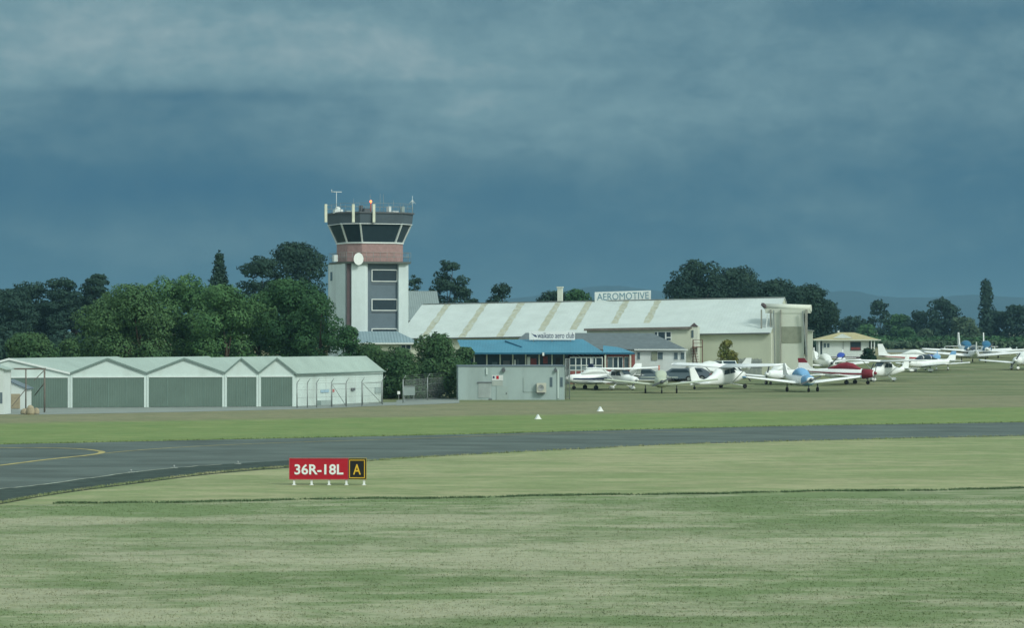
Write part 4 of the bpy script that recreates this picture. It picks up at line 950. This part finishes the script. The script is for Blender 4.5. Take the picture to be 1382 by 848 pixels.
# recessed glazing with posts
MB().box(e0_ + .4, f.u(768), 1.4, 7.6, -.1, f.z(500)).build('base_wall', M['grey'], CL)
MB().box(e0_ + .4, f.u(768), 3.6, 7.6, f.z(500) + .001, ze - .061).build('back_wall', M['redbrick'], CL)
MB().box(f.u(768) + .02, f.u(817), 3.2, 7.6, -.1, ze - .061).build('brick_wall', M['redbrick'], CL)
gl = MB().box(e0_ + .45, f.u(766), 1.5, 1.52, f.z(500) + .002, ze - .20).build('glazing', M['glass'], CL)
for px in (640, 657, 675, 692, 709.5, 727.7, 745, 761): u = f.u(px, 1.3); MB().box(u - .065, u + .065, 1.3, 1.45, f.z(500) + .003, ze - .062).build('post', M['cream2'], CL)
for x0, x1, y0, y1, mk in ((694, 696, 486, 494, 'trim'), (698, 700, 485, 494, 'glass2'), (716, 724, 484, 493, 'interior'), (664, 671, 489, 494, 'glass2'), (733, 739, 481, 491, 'interior'), (711.5, 715.5, 482, 494, 'trim'), (750, 756, 483, 492, 'black'), (679, 688, 487, 494, 'dgrey')):
    m_ = MB(); f.box(m_, x0, x1, y0, y1, 1.46, 1.495); m_.build('curtain', M[mk], CL)
m_ = MB(); f.box(m_, 732, 734.5, 476, 480.5, -.3, -.12); m_.build('wall_lamp', M['wht'], CL)
# conservatory: white sloping frame
cf = MB(); v0, v1_ = .3, 3.1; zt_ = f.z(477.8, 0, v1_) ; zb_ = f.z(482.8, 0, v0)
xs = [777, 784.5, 791.5, 798, 804, 813]
for px in xs:
    u = f.u(px, v0); cf.box(u - .05, u + .05, v0, v0 + .1, -.1, zb_); uu = f.u(px - 7, v1_); cf.bar((u, v0 + .05, zb_), (uu, v1_, zt_), .08, .09)
ua, ub = f.u(769, v0), f.u(813.5, v0)
for z_ in (zb_, f.z(493.5, 0, v0), f.z(500, 0, v0)): cf.box(ua, ub, v0 - .02, v0 + .09, z_ - .045, z_ + .045)
cf.box(f.u(767, v1_), f.u(806, v1_), v1_ - .05, v1_ + .05, zt_ - .04, zt_ + .05)
for px in (797, 800): u = f.u(px, v0); cf.box(u - .04, u + .04, v0 - .03, v0 + .08, -.1, zb_)
CF = cf.build('conservatory_frame', M['trim'], CL)
MB().box(ua + .05, ub - .05, v0 + .02, v0 + .04, f.z(493.5, 0, v0) + .05, zb_ - .05).build('pane', M['glass'], CF)
MB().box(ua + .05, ub - .05, v0 + .02, v0 + .04, f.z(500, 0, v0) + .05, f.z(493.5, 0, v0) - .05).build('pane', M['glass2'], CF)
MB().box(ua + .05, ub - .05, v0 + .03, v0 + .08, -.1, f.z(500, 0, v0) - .05).build('plinth', M['redbrick'], CL)
m_ = MB(); f.box(m_, 804, 815, 473.5, 478, -.3, .2); 
# entrance
MB().box(f.u(817), f.u(857, 1), 1.0, 7, -.1, ze - .062).build('entrance_wall', M['redbrick'], CL)
for px in (817, 850.8): u = f.u(px, .7); MB().box(u - .09, u + .09, .62, .8, -.1, ze - .163).build('entrance_post', M['cream2'], CL)
window(f, CL, 820, 827, 482, 497, .99, 'trim', 'glass2'); window(f, CL, 827.5, 841, 482, 497, .99, 'trim', 'glass', 2)
m_ = MB(); f.box(m_, 826.5, 829, 497.3, 504, .93, .985); f.box(m_, 840, 842, 497.3, 504, .93, .985); m_.build('door_frame', M['trim'], CL)
window(f, CL, 842.5, 848.5, 482, 497, .99, 'cream2', 'glass2')

f = Frame(745, 283.5, -2, 0); rt = f.root('club_sign', label='white roof sign reading waikato aero club with a small bird mark', cat='sign')
u0, u1 = f.u(714.3), f.u(776); za, zb_ = f.z(459), f.z(447.2)
MB().box(u0, u1, 0, .1, za, zb_).build('board', M['wht'], rt)
text_mesh('waikato aero club', .60, M['darkblue'], rt, (f.u(725.5), -.01, f.z(456.6)), bold=.002, width=f.u(775) - f.u(725.5))
c_ = f.p(721, 452.5, -.012)
MB().prism([(c_[0] - .33, -.012, c_[2] + .20), (c_[0] - .05, -.012, c_[2] + .06), (c_[0] + .16, -.012, c_[2] + .02), (c_[0] + .27, -.012, c_[2] - .12), (c_[0] + .30, -.012, c_[2] - .22), (c_[0] + .10, -.012, c_[2] - .20), (c_[0] - .02, -.012, c_[2] - .10), (c_[0] - .15, -.012, c_[2] + .02)], (0, .01, 0)).build('bird_mark', M['darkblue'], rt)
for px in (720, 745, 770): u = f.u(px); MB().box(u - .04, u + .04, .11, .17, za - .9, za + .4).build('support', M['steel'], rt)

# grey block building
f = Frame(690, 229.5, 3.2, 0); GB = f.root('grey_block_building', label='flat-roofed grey block building with air conditioner and louvre', cat='building')
u0, u1 = f.u(618.5), f.u(762); zt_ = f.z(495)
MB().box(u0, u1, 0, 4.2, -.15, zt_).build('wall', M['grey'], GB)
MB().box(u0 - .06, u1 + .06, -.06, 4.26, zt_ + .002, zt_ + .09).build('roof_edge', M['spandrel'], GB)
m_ = MB()
for k in range(13):
    y = 517.5 + k * 1.5; f.box(m_, 645.5, 662.5, y, y + .8, -.05, -.002)
m_.build('louvre', mat('louvre_slats', (.48, .53, .52), .6), GB)
m_ = MB(); f.box(m_, 644.5, 663.5, 515.8, 517.2, -.09, -.002); m_.build('louvre_frame', M['dgrey'], GB)
m_ = MB(); f.box(m_, 663.8, 679, 506.8, 514, -.03, -.002); nb = m_.build('notice', mat('notice_white', (.62, .64, .62), .6), GB)
m_ = MB(); f.box(m_, 669.8, 673.2, 507.5, 512, -.04, -.031); m_.build('red_symbol', M['red'], nb)
m_ = MB(); f.box(m_, 665, 667.5, 508, 511, -.04, -.031); m_.build('symbol', M['darkblue'], nb)
m_ = MB(); f.box(m_, 664, 678.5, 514.6, 521, -.03, -.002); m_.build('notice', mat('notice_faded', (.36, .40, .37), .6), GB)
m_ = MB(); f.box(m_, 670, 685.8, 521.2, 541, -.045, -.002); dd = m_.build('door', M['greydoor'], GB)
m_ = MB(); f.box(m_, 683, 684.2, 530.5, 532, -.09, -.046); m_.build('handle', M['dgrey'], dd)
u0_, u1_ = f.u(724), f.u(736.8); a, c = f.z(530), f.z(517.2)
acu = MB().box(u0_, u1_, -.42, -.12, a, c).build('air_conditioner', mat('beige_casing', (.50, .50, .42), .5), GB)
cc = ((u0_ + u1_) / 2 - .06, -.43, (a + c) / 2); m_ = MB().tube((cc[0], -.421, cc[2]), (cc[0], -.45, cc[2]), .27, .27, 20); m_.build('fan_grille', M['dgrey'], acu)
m_ = MB()
for k in range(4): r_ = .06 + .06 * k; m_.loft([[(cc[0] + q * math.cos(t_), y_, cc[2] + q * math.sin(t_)) for t_ in [i * math.pi / 10 for i in range(20)]] for q, y_ in ((r_, -.452), (r_ + .02, -.46))], cap=False)
m_.build('fan_guard', M['trim'], acu)
MB().box(u0_ + .1, u1_ - .1, -.4, -.003, a - .09, a - .01).build('bracket', M['dgrey'], acu)
m_ = MB(); f.box(m_, 706.2, 707, 510, 529.5, -.04, -.003); f.box(m_, 706.2, 723.5, 528.7, 529.5, -.04, -.003); m_.build('conduit', M['greydoor'], GB)
for x0 in (742, 756): m_ = MB(); f.box(m_, x0, x0 + 3.6, 509.5, 522.5, -.03, -.003); w_ = m_.build('window', M['spandrel'], GB); m_ = MB(); f.box(m_, x0 + .7, x0 + 2.9, 510.5, 521.5, -.04, -.031); m_.build('pane', M['glass2'], w_)
m_ = MB(); f.box(m_, 752.4, 754, 499.5, 538, -.09, -.003); m_.build('downpipe', M['hwhite'], GB)
m_ = MB(); f.box(m_, 656, 658, 497, 506, -.12, -.003); m_.build('vent_pipe', M['hwhite'], GB)
for x0, x1 in ((677.5, 682), (748.5, 751.5)): m_ = MB(); f.box(m_, x0, x1, 498.6, 502, -.25, -.06); f.box(m_, x0 + .8, x1 - .8, 496.6, 498.5, -.12, -.003); m_.build('floodlight', M['dgrey'], GB)
m_ = MB(); f.box(m_, 659.5, 664, 538.5, 542.5, -.05, -.003); m_.build('wall_socket', M['dgrey'], GB)
# gate panel right of the block
f = Frame(766, 231, 0, 0); rt = f.root('mesh_gate', label='tall narrow mesh gate at the right corner of the grey block', cat='gate')
m_ = MB(); 
for px in (763.5, 768.8): u = f.u(px); m_.tube((u, 0, -.1), (u, 0, f.z(484)), .035, .035, 8)
for y in (484.5, 510, 537): m_.bar((f.u(763.5), 0, f.z(y)), (f.u(768.8), 0, f.z(y)), .04)
m_.build('frame', M['steel'], rt)
m_ = MB()
for k in range(9): px = 763.9 + k * .55; u = f.u(px); m_.tube((u, .0, .05), (u, .0, f.z(485)), .006, .006, 4)
m_.build('wire', M['steel'], rt)

# ------------------------------------------------------------------ white house at the right
f = Frame(1140, 368, -3); rt = f.root('white_house', label='small white bungalow with ochre hip roof right of the gantry', cat='house')
e0_, e1_ = f.u(1098), f.u(1188); ze = f.z(459); zr_ = f.z(449, 0, 4)
MB().hexa([(e0_, -.4, ze), (e1_, -.4, ze), (e1_, 8, ze), (e0_, 8, ze)], [(f.u(1133, 4), 3.8, zr_), (f.u(1153, 4), 3.8, zr_), (f.u(1153, 4), 4, zr_), (f.u(1133, 4), 4, zr_)]).build('roof', M['ochre'], rt)
MB().box(f.u(1106), f.u(1173), .2, 7.5, -.1, ze - .001).build('wall', M['white'], rt)
MB().box(e0_ - .05, e1_ + .05, -.5, -.41, ze - .1, ze + .06).build('gutter', M['cream2'], rt)
gpz = f.z(456.2, 0, .4)
m_ = MB().prism([(f.u(1124, .3), .3, f.z(456.8, 0, .3)), (f.u(1151, .3), .3, f.z(456.8, 0, .3)), (f.u(1138, .3), .3, f.z(451, 0, .3))], (0, 2.2, 0)); m_.build('gablet', M['white'], rt)
window(f, rt, 1147.5, 1162, 461.5, 473.5, .19, 'dgrey', 'glass', 1)
m_ = MB(); f.box(m_, 1148.5, 1161, 469, 472.5, .10, .125); m_.build('curtain', M['interior'], rt)
window(f, rt, 1111, 1120, 463, 470, .19, 'trim', 'glass2', 2)
m_ = MB(); f.box(m_, 1107.5, 1109.5, 461, 478, .12, .19); m_.build('door', M['glass'], rt)
m_ = MB(); f.box(m_, 1137.6, 1138.4, 460.5, 481, .14, .19); m_.build('downpipe', M['steel'], rt)
m_ = MB(); f.box(m_, 1104, 1174, 481.8, 486, .1, .18); m_.build('plinth', M['brown'], rt)
for px in (1105.5, 1176, 1180): u = f.u(px, -.2); MB().box(u - .07, u + .07, -.25, -.1, -.1, ze - .02).build('porch_post', M['trim'], rt)
m_ = MB(); f.box(m_, 1173.5, 1177.5, 461, 476, 1.0, 1.1); m_.build('side_window', M['glass'], rt)
m_ = MB(); f.box(m_, 1130.5, 1133, 446.5, 449, 3.7, 3.9); m_.build('roof_vent', M['trim'], rt)
# grey picket fence in front of cream wall
f = Frame(1010, 301, -4); rt = f.root('picket_fence', label='grey close-boarded fence before the cream hangar wall', cat='fence')
m_ = MB(); rr = random.Random(3); px = 995.0
while px < 1028:
    u = f.u(px); m_.box(u, u + .10, 0, .03, -.3, f.z(484.5 + rr.uniform(-1.2, 1.2))); px += 1.75
m_.build('picket', mat('grey_picket', (.17, .20, .21), .8, .2), rt)
m_ = MB()
for y in (489, 497): m_.box(f.u(994), f.u(1029), .035, .08, f.z(y) - .04, f.z(y) + .04)
m_.build('rail', M['timber'], rt)
# far white marker posts
for k, (px, lb) in enumerate(((1342, 'pale short post beyond the blue aircraft'), (1363, 'pale short post second from the right edge'), (1372, 'pale short post nearest the right edge'), (1275, 'pale short post near the blue covered nose'))):
    D_ = 400; z_ = ground_z(D_); h = 1.1; rt = empty('marker_post', (X(px, D_), D_, z_), 0, label=lb, cat='post', group='pale posts beyond the aircraft')
    MB().box(-.08, .08, -.08, .08, 0, h).build('shaft', M['white'], rt); MB().hexa([(-.12, -.12, h), (.12, -.12, h), (.12, .12, h), (-.12, .12, h)], [(-.02, -.02, h + .12), (.02, -.02, h + .12), (.02, .02, h + .12), (-.02, .02, h + .12)]).build('cap', M['grey'], rt)

# ------------------------------------------------------------------ aircraft
def ring(x, hw, z0, z1, n=16, p=2.4):
    zc, hh = (z0 + z1) / 2, (z1 - z0) / 2; out = []
    for i in range(n):
        t = 2 * math.pi * i / n; c, s = math.cos(t), math.sin(t)
        out.append((x, hw * math.copysign(abs(c) ** (2 / p), c), zc + hh * math.copysign(abs(s) ** (2 / p), s)))
    return out
def aero(chord, th, n=5):
    top = [(0, 0), (.03, .35), (.15, .85), (.35, 1.0), (.7, .55), (1, .04)]; bot = [(.7, -.25), (.35, -.38), (.1, -.32)]
    return [(-x * chord, z * th * .55) for x, z in top + bot]
def wing(side, root, span, c0, c1, x0, sweep, z0, dih, th=.3, y0=0):
    m = MB(); rings = []
    for t in (0, .5, .93, 1.0):
        c = c0 + (c1 - c0) * t; c = c * (.75 if t == 1 else 1); y = side * (y0 + (span - y0) * t); z = z0 + dih * t
        rings.append([(x0 - sweep * t + a - (.1 if t == 1 else 0), y, z + b) for a, b in aero(c, th * (1 - .45 * t))])
    if side < 0: rings.reverse()
    m.loft(rings); return m
def aircraft(px, py, head, label, high=False, body='ac', top='glass', fin='ac', fin_top=None, wingm='ac', spat=False, s=1.0, span=4.7, wth=.32, stripe=None, spinner='ac', dih=.35, gear='nose', nose=None, prop=True, tipm=None, L=1.0, finh=1.0, dx=0, cover=False):
    D = D_at(py); r = empty('light_aircraft', (X(px, D), D, ground_z(D)), R(head), label=label, cat='aircraft', group='light aircraft parked on the grass'); s *= 1.05; r.scale = (s * L, s, s)
    zt = 1.0
    if high:
        st = [(2.25, .10, .95, 1.12), (2.2, .36, .72, 1.28), (1.9, .44, .62, 1.36), (1.2, .50, .50, 1.45), (.95, .53, .48, 1.56), (.45, .56, .46, 1.98), (-.3, .56, .46, 2.04), (-1.1, .50, .52, 1.98), (-1.7, .40, .62, 1.62), (-2.6, .27, .80, 1.38), (-3.9, .14, 1.0, 1.32), (-4.9, .06, 1.1, 1.30)]
    else:
        st = [(2.35, .10, .93, 1.10), (2.3, .36, .72, 1.26), (2.0, .46, .60, 1.36), (1.3, .54, .50, 1.42), (.6, .57, .46, 1.46), (-.6, .57, .46, 1.50), (-1.5, .48, .54, 1.48), (-2.4, .32, .72, 1.42), (-3.6, .17, .92, 1.36), (-4.6, .06, 1.06, 1.30)]
    fu = MB(); fu.loft([ring(*q) for q in st]); fo = fu.build('fuselage', M[body], r)
    if nose: m = MB(); m.loft([ring(x, w * 1.015, a - .008, c + .008) for x, w, a, c in st[1:4]]); m.build('cowling', M[nose], fo)
    if stripe:
        for sd_ in (-1, 1):
            vs = []; 
            for x, w, a, c in st[2:]: vs += [(x, sd_ * (w * .985 + .012), a + (c - a) * .42), (x, sd_ * (w * .985 + .012), a + (c - a) * .58)]
            n = len(st) - 2; m = MB().poly(vs + [(v[0], v[1] - sd_ * .05, v[2]) for v in vs], [(2*i, 2*i+1, 2*i+3, 2*i+2) for i in range(n-1)]); m.build('stripe', M[stripe], fo)
    # cabin
    if high:
        wm = MB()
        for sd_ in (-1, 1): wm.poly([(.62, sd_*.565, 1.42), (-.1, sd_*.575, 1.42), (-.1, sd_*.575, 1.84), (.34, sd_*.57, 1.84), (-.18, sd_*.575, 1.42), (-.9, sd_*.54, 1.44), (-.8, sd_*.545, 1.82), (-.18, sd_*.575, 1.84)], [(0,1,2,3),(4,5,6,7)])
        wm.poly([(1.0, -.44, 1.57), (1.0, .44, 1.57), (.52, .46, 1.95), (.52, -.46, 1.95)], [(0,1,2,3)]); wm.build('window', M[top if top != 'glass' else 'glass'], fo)
    else:
        cs = [(1.15, .38, 1.30, 1.43), (.8, .45, 1.30, 1.62), (.35, .50, 1.30, 1.92), (-.2, .50, 1.30, 2.02), (-.8, .46, 1.30, 1.94), (-1.4, .36, 1.30, 1.68), (-1.95, .22, 1.30, 1.50)]
        cm = MB(); cm.loft([ring(*q, p=2.0) for q in cs]); co = cm.build('canopy', M[top], fo)
        if not cover:
            fr = MB()
            for x, w, a, c in (cs[2], cs[4]):
                fr.loft([[(q[0] + dx_, q[1] * 1.02, q[2] + .012) for q in ring(x, w, a, c, p=2.0)] for dx_ in (-.04, .04)])
            fr.build('canopy_frame', M[body], co)
    # wings
    for sd_ in (-1, 1):
        if high: wo = wing(sd_, 0, span * 1.05, 1.6, 1.15, .65, .1, 2.02, dih * .45, wth * .95).build('wing', M[wingm], r)
        else: wo = wing(sd_, 0, span, 1.65, 1.15, .75, .15, .62, dih, wth).build('wing', M[wingm], r)
        if tipm:
            t = 1.0; zz_ = (2.02 + dih * .45 if high else .62 + dih); yy = sd_ * (span * (1.05 if high else 1)); MB().ell((.05 if not high else .1, yy, zz_ + .02), (.55, .09, .09)).build('wing_tip', M[tipm], wo)
        if high: m = MB().tube((.1, sd_ * .54, .62), (.05, sd_ * 2.5, 2.02 + dih * .2), .045, .035, 6); m.build('strut', M[wingm], wo)
        MB().poly([p for p in []], []) if False else None
    for sd_ in (-1, 1): wing(sd_, 0, 1.65, .95, .65, -3.75, .15, 1.28, 0, .12).build('tailplane', M[wingm], r)
    zt = 2.35 * finh if not high else 2.55 * finh
    fp = [(-3.05, 1.32), (-3.65, 1.55), (-4.25, zt), (-4.85, zt), (-4.72, 1.22)]
    cut = 1.9
    def finmesh(poly, w0): return MB().prism([(x, -w0, z) for x, z in poly], (0, 2 * w0, 0))
    fo_ = finmesh(fp, .045).build('tail_fin', M[fin], r)
    if fin_top:
        k = (1.55, zt); lerp = lambda z: -3.65 - .6 * (z - 1.55) / (zt - 1.55); zz_ = 1.55 + (zt - 1.55) * .5
        finmesh([(lerp(zz_) + .02, zz_), (-4.24, zt + .01), (-4.86, zt + .01), (-4.80, zz_)], .052).build('fin_tip', M[fin_top], fo_)
    # gear
    wheels = [(.15 if gear == 'nose' else .75, 1.45), (.15 if gear == 'nose' else .75, -1.45)]; 
    for x, y in wheels:
        if high: g = MB().bar((-.15, y * .3, .60), (x - .05, y * .88, .26), .12, .05)
        else: g = MB().bar((x, y * .93, .68), (x, y * .93, .22), .08, .08)
        go = g.build('landing_leg', M['ac' if high else 'dgrey'], r)
        wh = MB().tube((x, y * .93 - .07, .2), (x, y * .93 + .07, .2), .2, .2, 16); wh.build('wheel', M['tyre'], go)
        if spat: MB().ell((x - .06, y * .93, .24), (.42, .13, .19)).build('spat', M['ac'], go)
    nx = 1.75 if gear == 'nose' else -4.4; zl = 0 if gear == 'nose' else .72
    g = MB().bar((nx, 0, .75 if gear == 'nose' else 1.12), (nx, 0, zl + (.2 if gear == 'nose' else .1)), .07, .07); go = g.build('landing_leg', M['dgrey'], r); rr_ = .17 if gear == 'nose' else .1
    MB().tube((nx, -.06, zl + rr_), (nx, .06, zl + rr_), rr_, rr_, 14).build('wheel', M['tyre'], go)
    if gear == 'tail': r.rotation_euler = (0, -R(8), R(head)); r.location.z -= .10 * s
    if spat and gear == 'nose': MB().ell((nx - .05, 0, .21), (.38, .12, .17)).build('spat', M['ac'], go)
    if prop:
        sp_ = MB(); sp_.loft([[(2.36 + dx_, q * math.cos(t_), 1.02 + q * math.sin(t_)) for t_ in [i * math.pi / 6 for i in range(12)]] for dx_, q in ((0, .17), (.12, .14), (.22, .07), (.26, .01))]); so = sp_.build('spinner', M[spinner], r)
        a = random.Random(px).uniform(.1, 1.4); pm = MB()
        for k in (0, 1): aa = a + k * math.pi; pm.bar((2.42, .1 * math.cos(aa), 1.02 + .1 * math.sin(aa)), (2.42, .92 * math.cos(aa), 1.02 + .92 * math.sin(aa)), .03, .13)
        pm.build('propeller', M['dgrey'], so)
    return r
# heading: degrees of the nose direction from +X (right) anticlockwise; -90 faces the camera
aircraft(799, 526.0, 200, 'white low-wing aircraft with nose pointing left beside the grey block', top='accover', stripe='acnavy', cover=True, s=1.05, span=4.0, dih=.1)
aircraft(838, 526.5, -50, 'white high-wing aircraft with navy striped fin facing right in front of the club', high=True, stripe=None, fin_top='acnavy', spat=True, s=.95)
aircraft(892, 531.0, -91, 'cream green aircraft facing the camera nearest of the left group', body='acgreen', top='acgreen', wingm='acgreen', fin='orange', spinner='dgrey', s=1.05, span=4.9, dih=.55, cover=True)
aircraft(982, 524.5, 46, 'white high-wing tail-wheel aircraft sitting nose-up with its tail towards the camera', high=True, gear='tail', s=1.1, wth=.42, span=5.6, finh=1.02, tipm='ac')
aircraft(1052, 519.5, 236, 'white low-wing aircraft under pale covers with dark blue fin tip', top='accover', fin_top='acnavy', cover=True, s=1.05)
aircraft(1082, 529.0, -77, 'white low-wing aircraft with light blue cockpit cover facing the camera', wth=.42, top='acblue', nose='acblue', cover=True, tipm='acblue', s=1.10, span=5.1, dih=.6, spinner='dgrey')
aircraft(1146, 519.0, -24, 'white aircraft with maroon cockpit cover, nose and fin top', nose='acred', top='acred', fin_top='acred', cover=True, s=1.1, dih=.3, spinner='acred', stripe='acred')
aircraft(1192, 515.0, 229, 'white high-wing aircraft with spats facing left beside the maroon one', high=True, spat=True, s=1.0, span=5.2)
aircraft(1098, 500.0, -97, 'white covered aircraft in the back row, left of the other covered one', top='accover', cover=True, s=1.1, span=4.9, dih=.5)
aircraft(1114, 503.0, -80, 'white covered aircraft in the back row before the white house', top='accover', cover=True, s=1.05, dih=.4, spinner='dgrey')
aircraft(1135, 498.0, -100, 'white aircraft with royal blue cockpit cover in front of the house', top='acdblue', cover=True, s=.95, dih=.3)
aircraft(1237, 494.0, 4, 'long white aircraft with red stripe and tall left-hand tail fin', stripe='stripe', nose='acdblue', top='accover', cover=True, s=.98, dih=.3, fin='ac', span=4.8, finh=1.15, wth=.45)
aircraft(1246, 502.5, 212, 'white low-wing aircraft with blue stripes behind the high-wing one', top='glass', spat=True, s=1.0, span=4.3, fin_top='acblue', nose='ac')
aircraft(1264, 500.0, -100, 'white aircraft with pale blue fin facing away on the right', top='acblue', fin='acblue', spat=True, s=.95, span=4.0, dih=.3)
aircraft(1314, 489.5, 84, 'white low-wing aircraft with wide bent wings before the blue pair', top='glass', body='ac', s=1.1, span=5.6, dih=.5, wth=.6)
aircraft(1304, 483.0, -88, 'left one of two aircraft with teal blue noses', wth=.5, body='ac', nose='acteal', top='acteal', s=1.15, span=5.2, finh=1.25, cover=True, spinner='ac')
aircraft(1331, 483.5, -96, 'right one of two aircraft with teal blue noses', wth=.5, body='ac', nose='acteal', top='acteal', s=1.15, span=5.2, finh=1.25, cover=True, spinner='ac')
aircraft(1382, 499.5, 238, 'white covered aircraft cut by the right edge, nose to the left', top='accover', nose='ac', spat=True, cover=True, tipm='acteal', s=1.1, span=4.8)
aircraft(1395, 487.0, -95, 'white aircraft mostly outside the right edge with one wing showing', s=1.1, span=5.2, dih=.5)

# ------------------------------------------------------------------ vehicles
def car(px, py, head, label, m, van=False, glass='glass'):
    D = D_at(py); r = empty('parked_van' if van else 'parked_car', (X(px, D), D, ground_z(D)), R(head), label=label, cat='van' if van else 'car')
    H = 2.0 if van else 1.45; prof = [(-2.2, .35), (-2.25, .9), (-2.1, 1.0 if not van else H), (-1.3, 1.42 if not van else H), (.4, H), (1.15, 1.0 if not van else 1.15), (2.1, .85), (2.25, .6), (2.2, .3)]
    body = [(x, -.82, z) for x, z in prof]; o = MB().prism(body, (0, 1.64, 0)).build('body', m, r)
    for sd_ in (-1, 1):
        y = sd_ * .832; t = sd_ * .008
        MB().prism([(-1.5, y, 1.0), (.75, y, 1.0), (.3, y, H - .12), (-1.2, y, H - .12)], (0, t, 0)).build('side_window', M[glass], o)
        for x in (-1.4, 1.35): wb = MB().tube((x, sd_ * .70, .32), (x, sd_ * .88, .32), .32, .32, 18).build('wheel', M['tyre'], r); MB().tube((x, sd_ * .885, .32), (x, sd_ * .895, .32), .18, .18, 12).build('rim', M['steel'], wb)
    a, b = (.42, H - .04), (1.13, 1.03 if not van else 1.18)
    MB().poly([(a[0] + .02, -.7, a[1]), (b[0] + .02, -.74, b[1]), (b[0] + .02, .74, b[1]), (a[0] + .02, .7, a[1])], [(0, 1, 2, 3)]).build('windscreen', M[glass], o)
    MB().poly([(-2.13, -.7, 1.02), (-1.35, -.68, H - .04), (-1.35, .68, H - .04), (-2.13, .7, 1.02)], [(0, 1, 2, 3)]).build('rear_window', M[glass], o) if not van else None
    for sd_ in (-1, 1): MB().box(2.2, 2.27, sd_ * .6 - .14, sd_ * .6 + .14, .62, .76).build('headlight', M['wht'], o); MB().box(-2.27, -2.2, sd_ * .62 - .1, sd_ * .62 + .1, .65, .85).build('tail_light', M['red'], o)
    return r
car(872, 516.5, 5, 'dark blue car parked left of the cream green aircraft', M['carblue'])
car(912, 515.5, 175, 'small dark car parked before the pale house wall', M['carblue'])
car(931, 514.5, 170, 'slate coloured car parked beside the rusty stair', M['carsilver'])
car(982, 511.5, -75, 'white van with dark windscreen in front of the yellow-green tree', M['white'], van=True)
o = aircraft(955, 512.0, 175, 'white covered aircraft hidden behind the high-wing one', top='accover', cover=True, s=.95, span=3.8)

# ------------------------------------------------------------------ haze
def haze():
    m = bpy.data.materials.new('haze'); m.use_nodes = True; N = m.node_tree.nodes; N.clear(); out = N.new('ShaderNodeOutputMaterial'); v = N.new('ShaderNodeVolumePrincipled')
    v.inputs['Color'].default_value = (.26, .50, .66, 1); v.inputs['Density'].default_value = HAZE; v.inputs['Anisotropy'].default_value = .2
    m.node_tree.links.new(v.outputs[0], out.inputs['Volume'])
    o = MB().box(-16500, 16500, -400, 30500, -1.0, 135).build('haze', m); tag(o, 'thin blue haze over the airfield', 'haze', kind='stuff')
HAZE = 1.8e-4
haze()
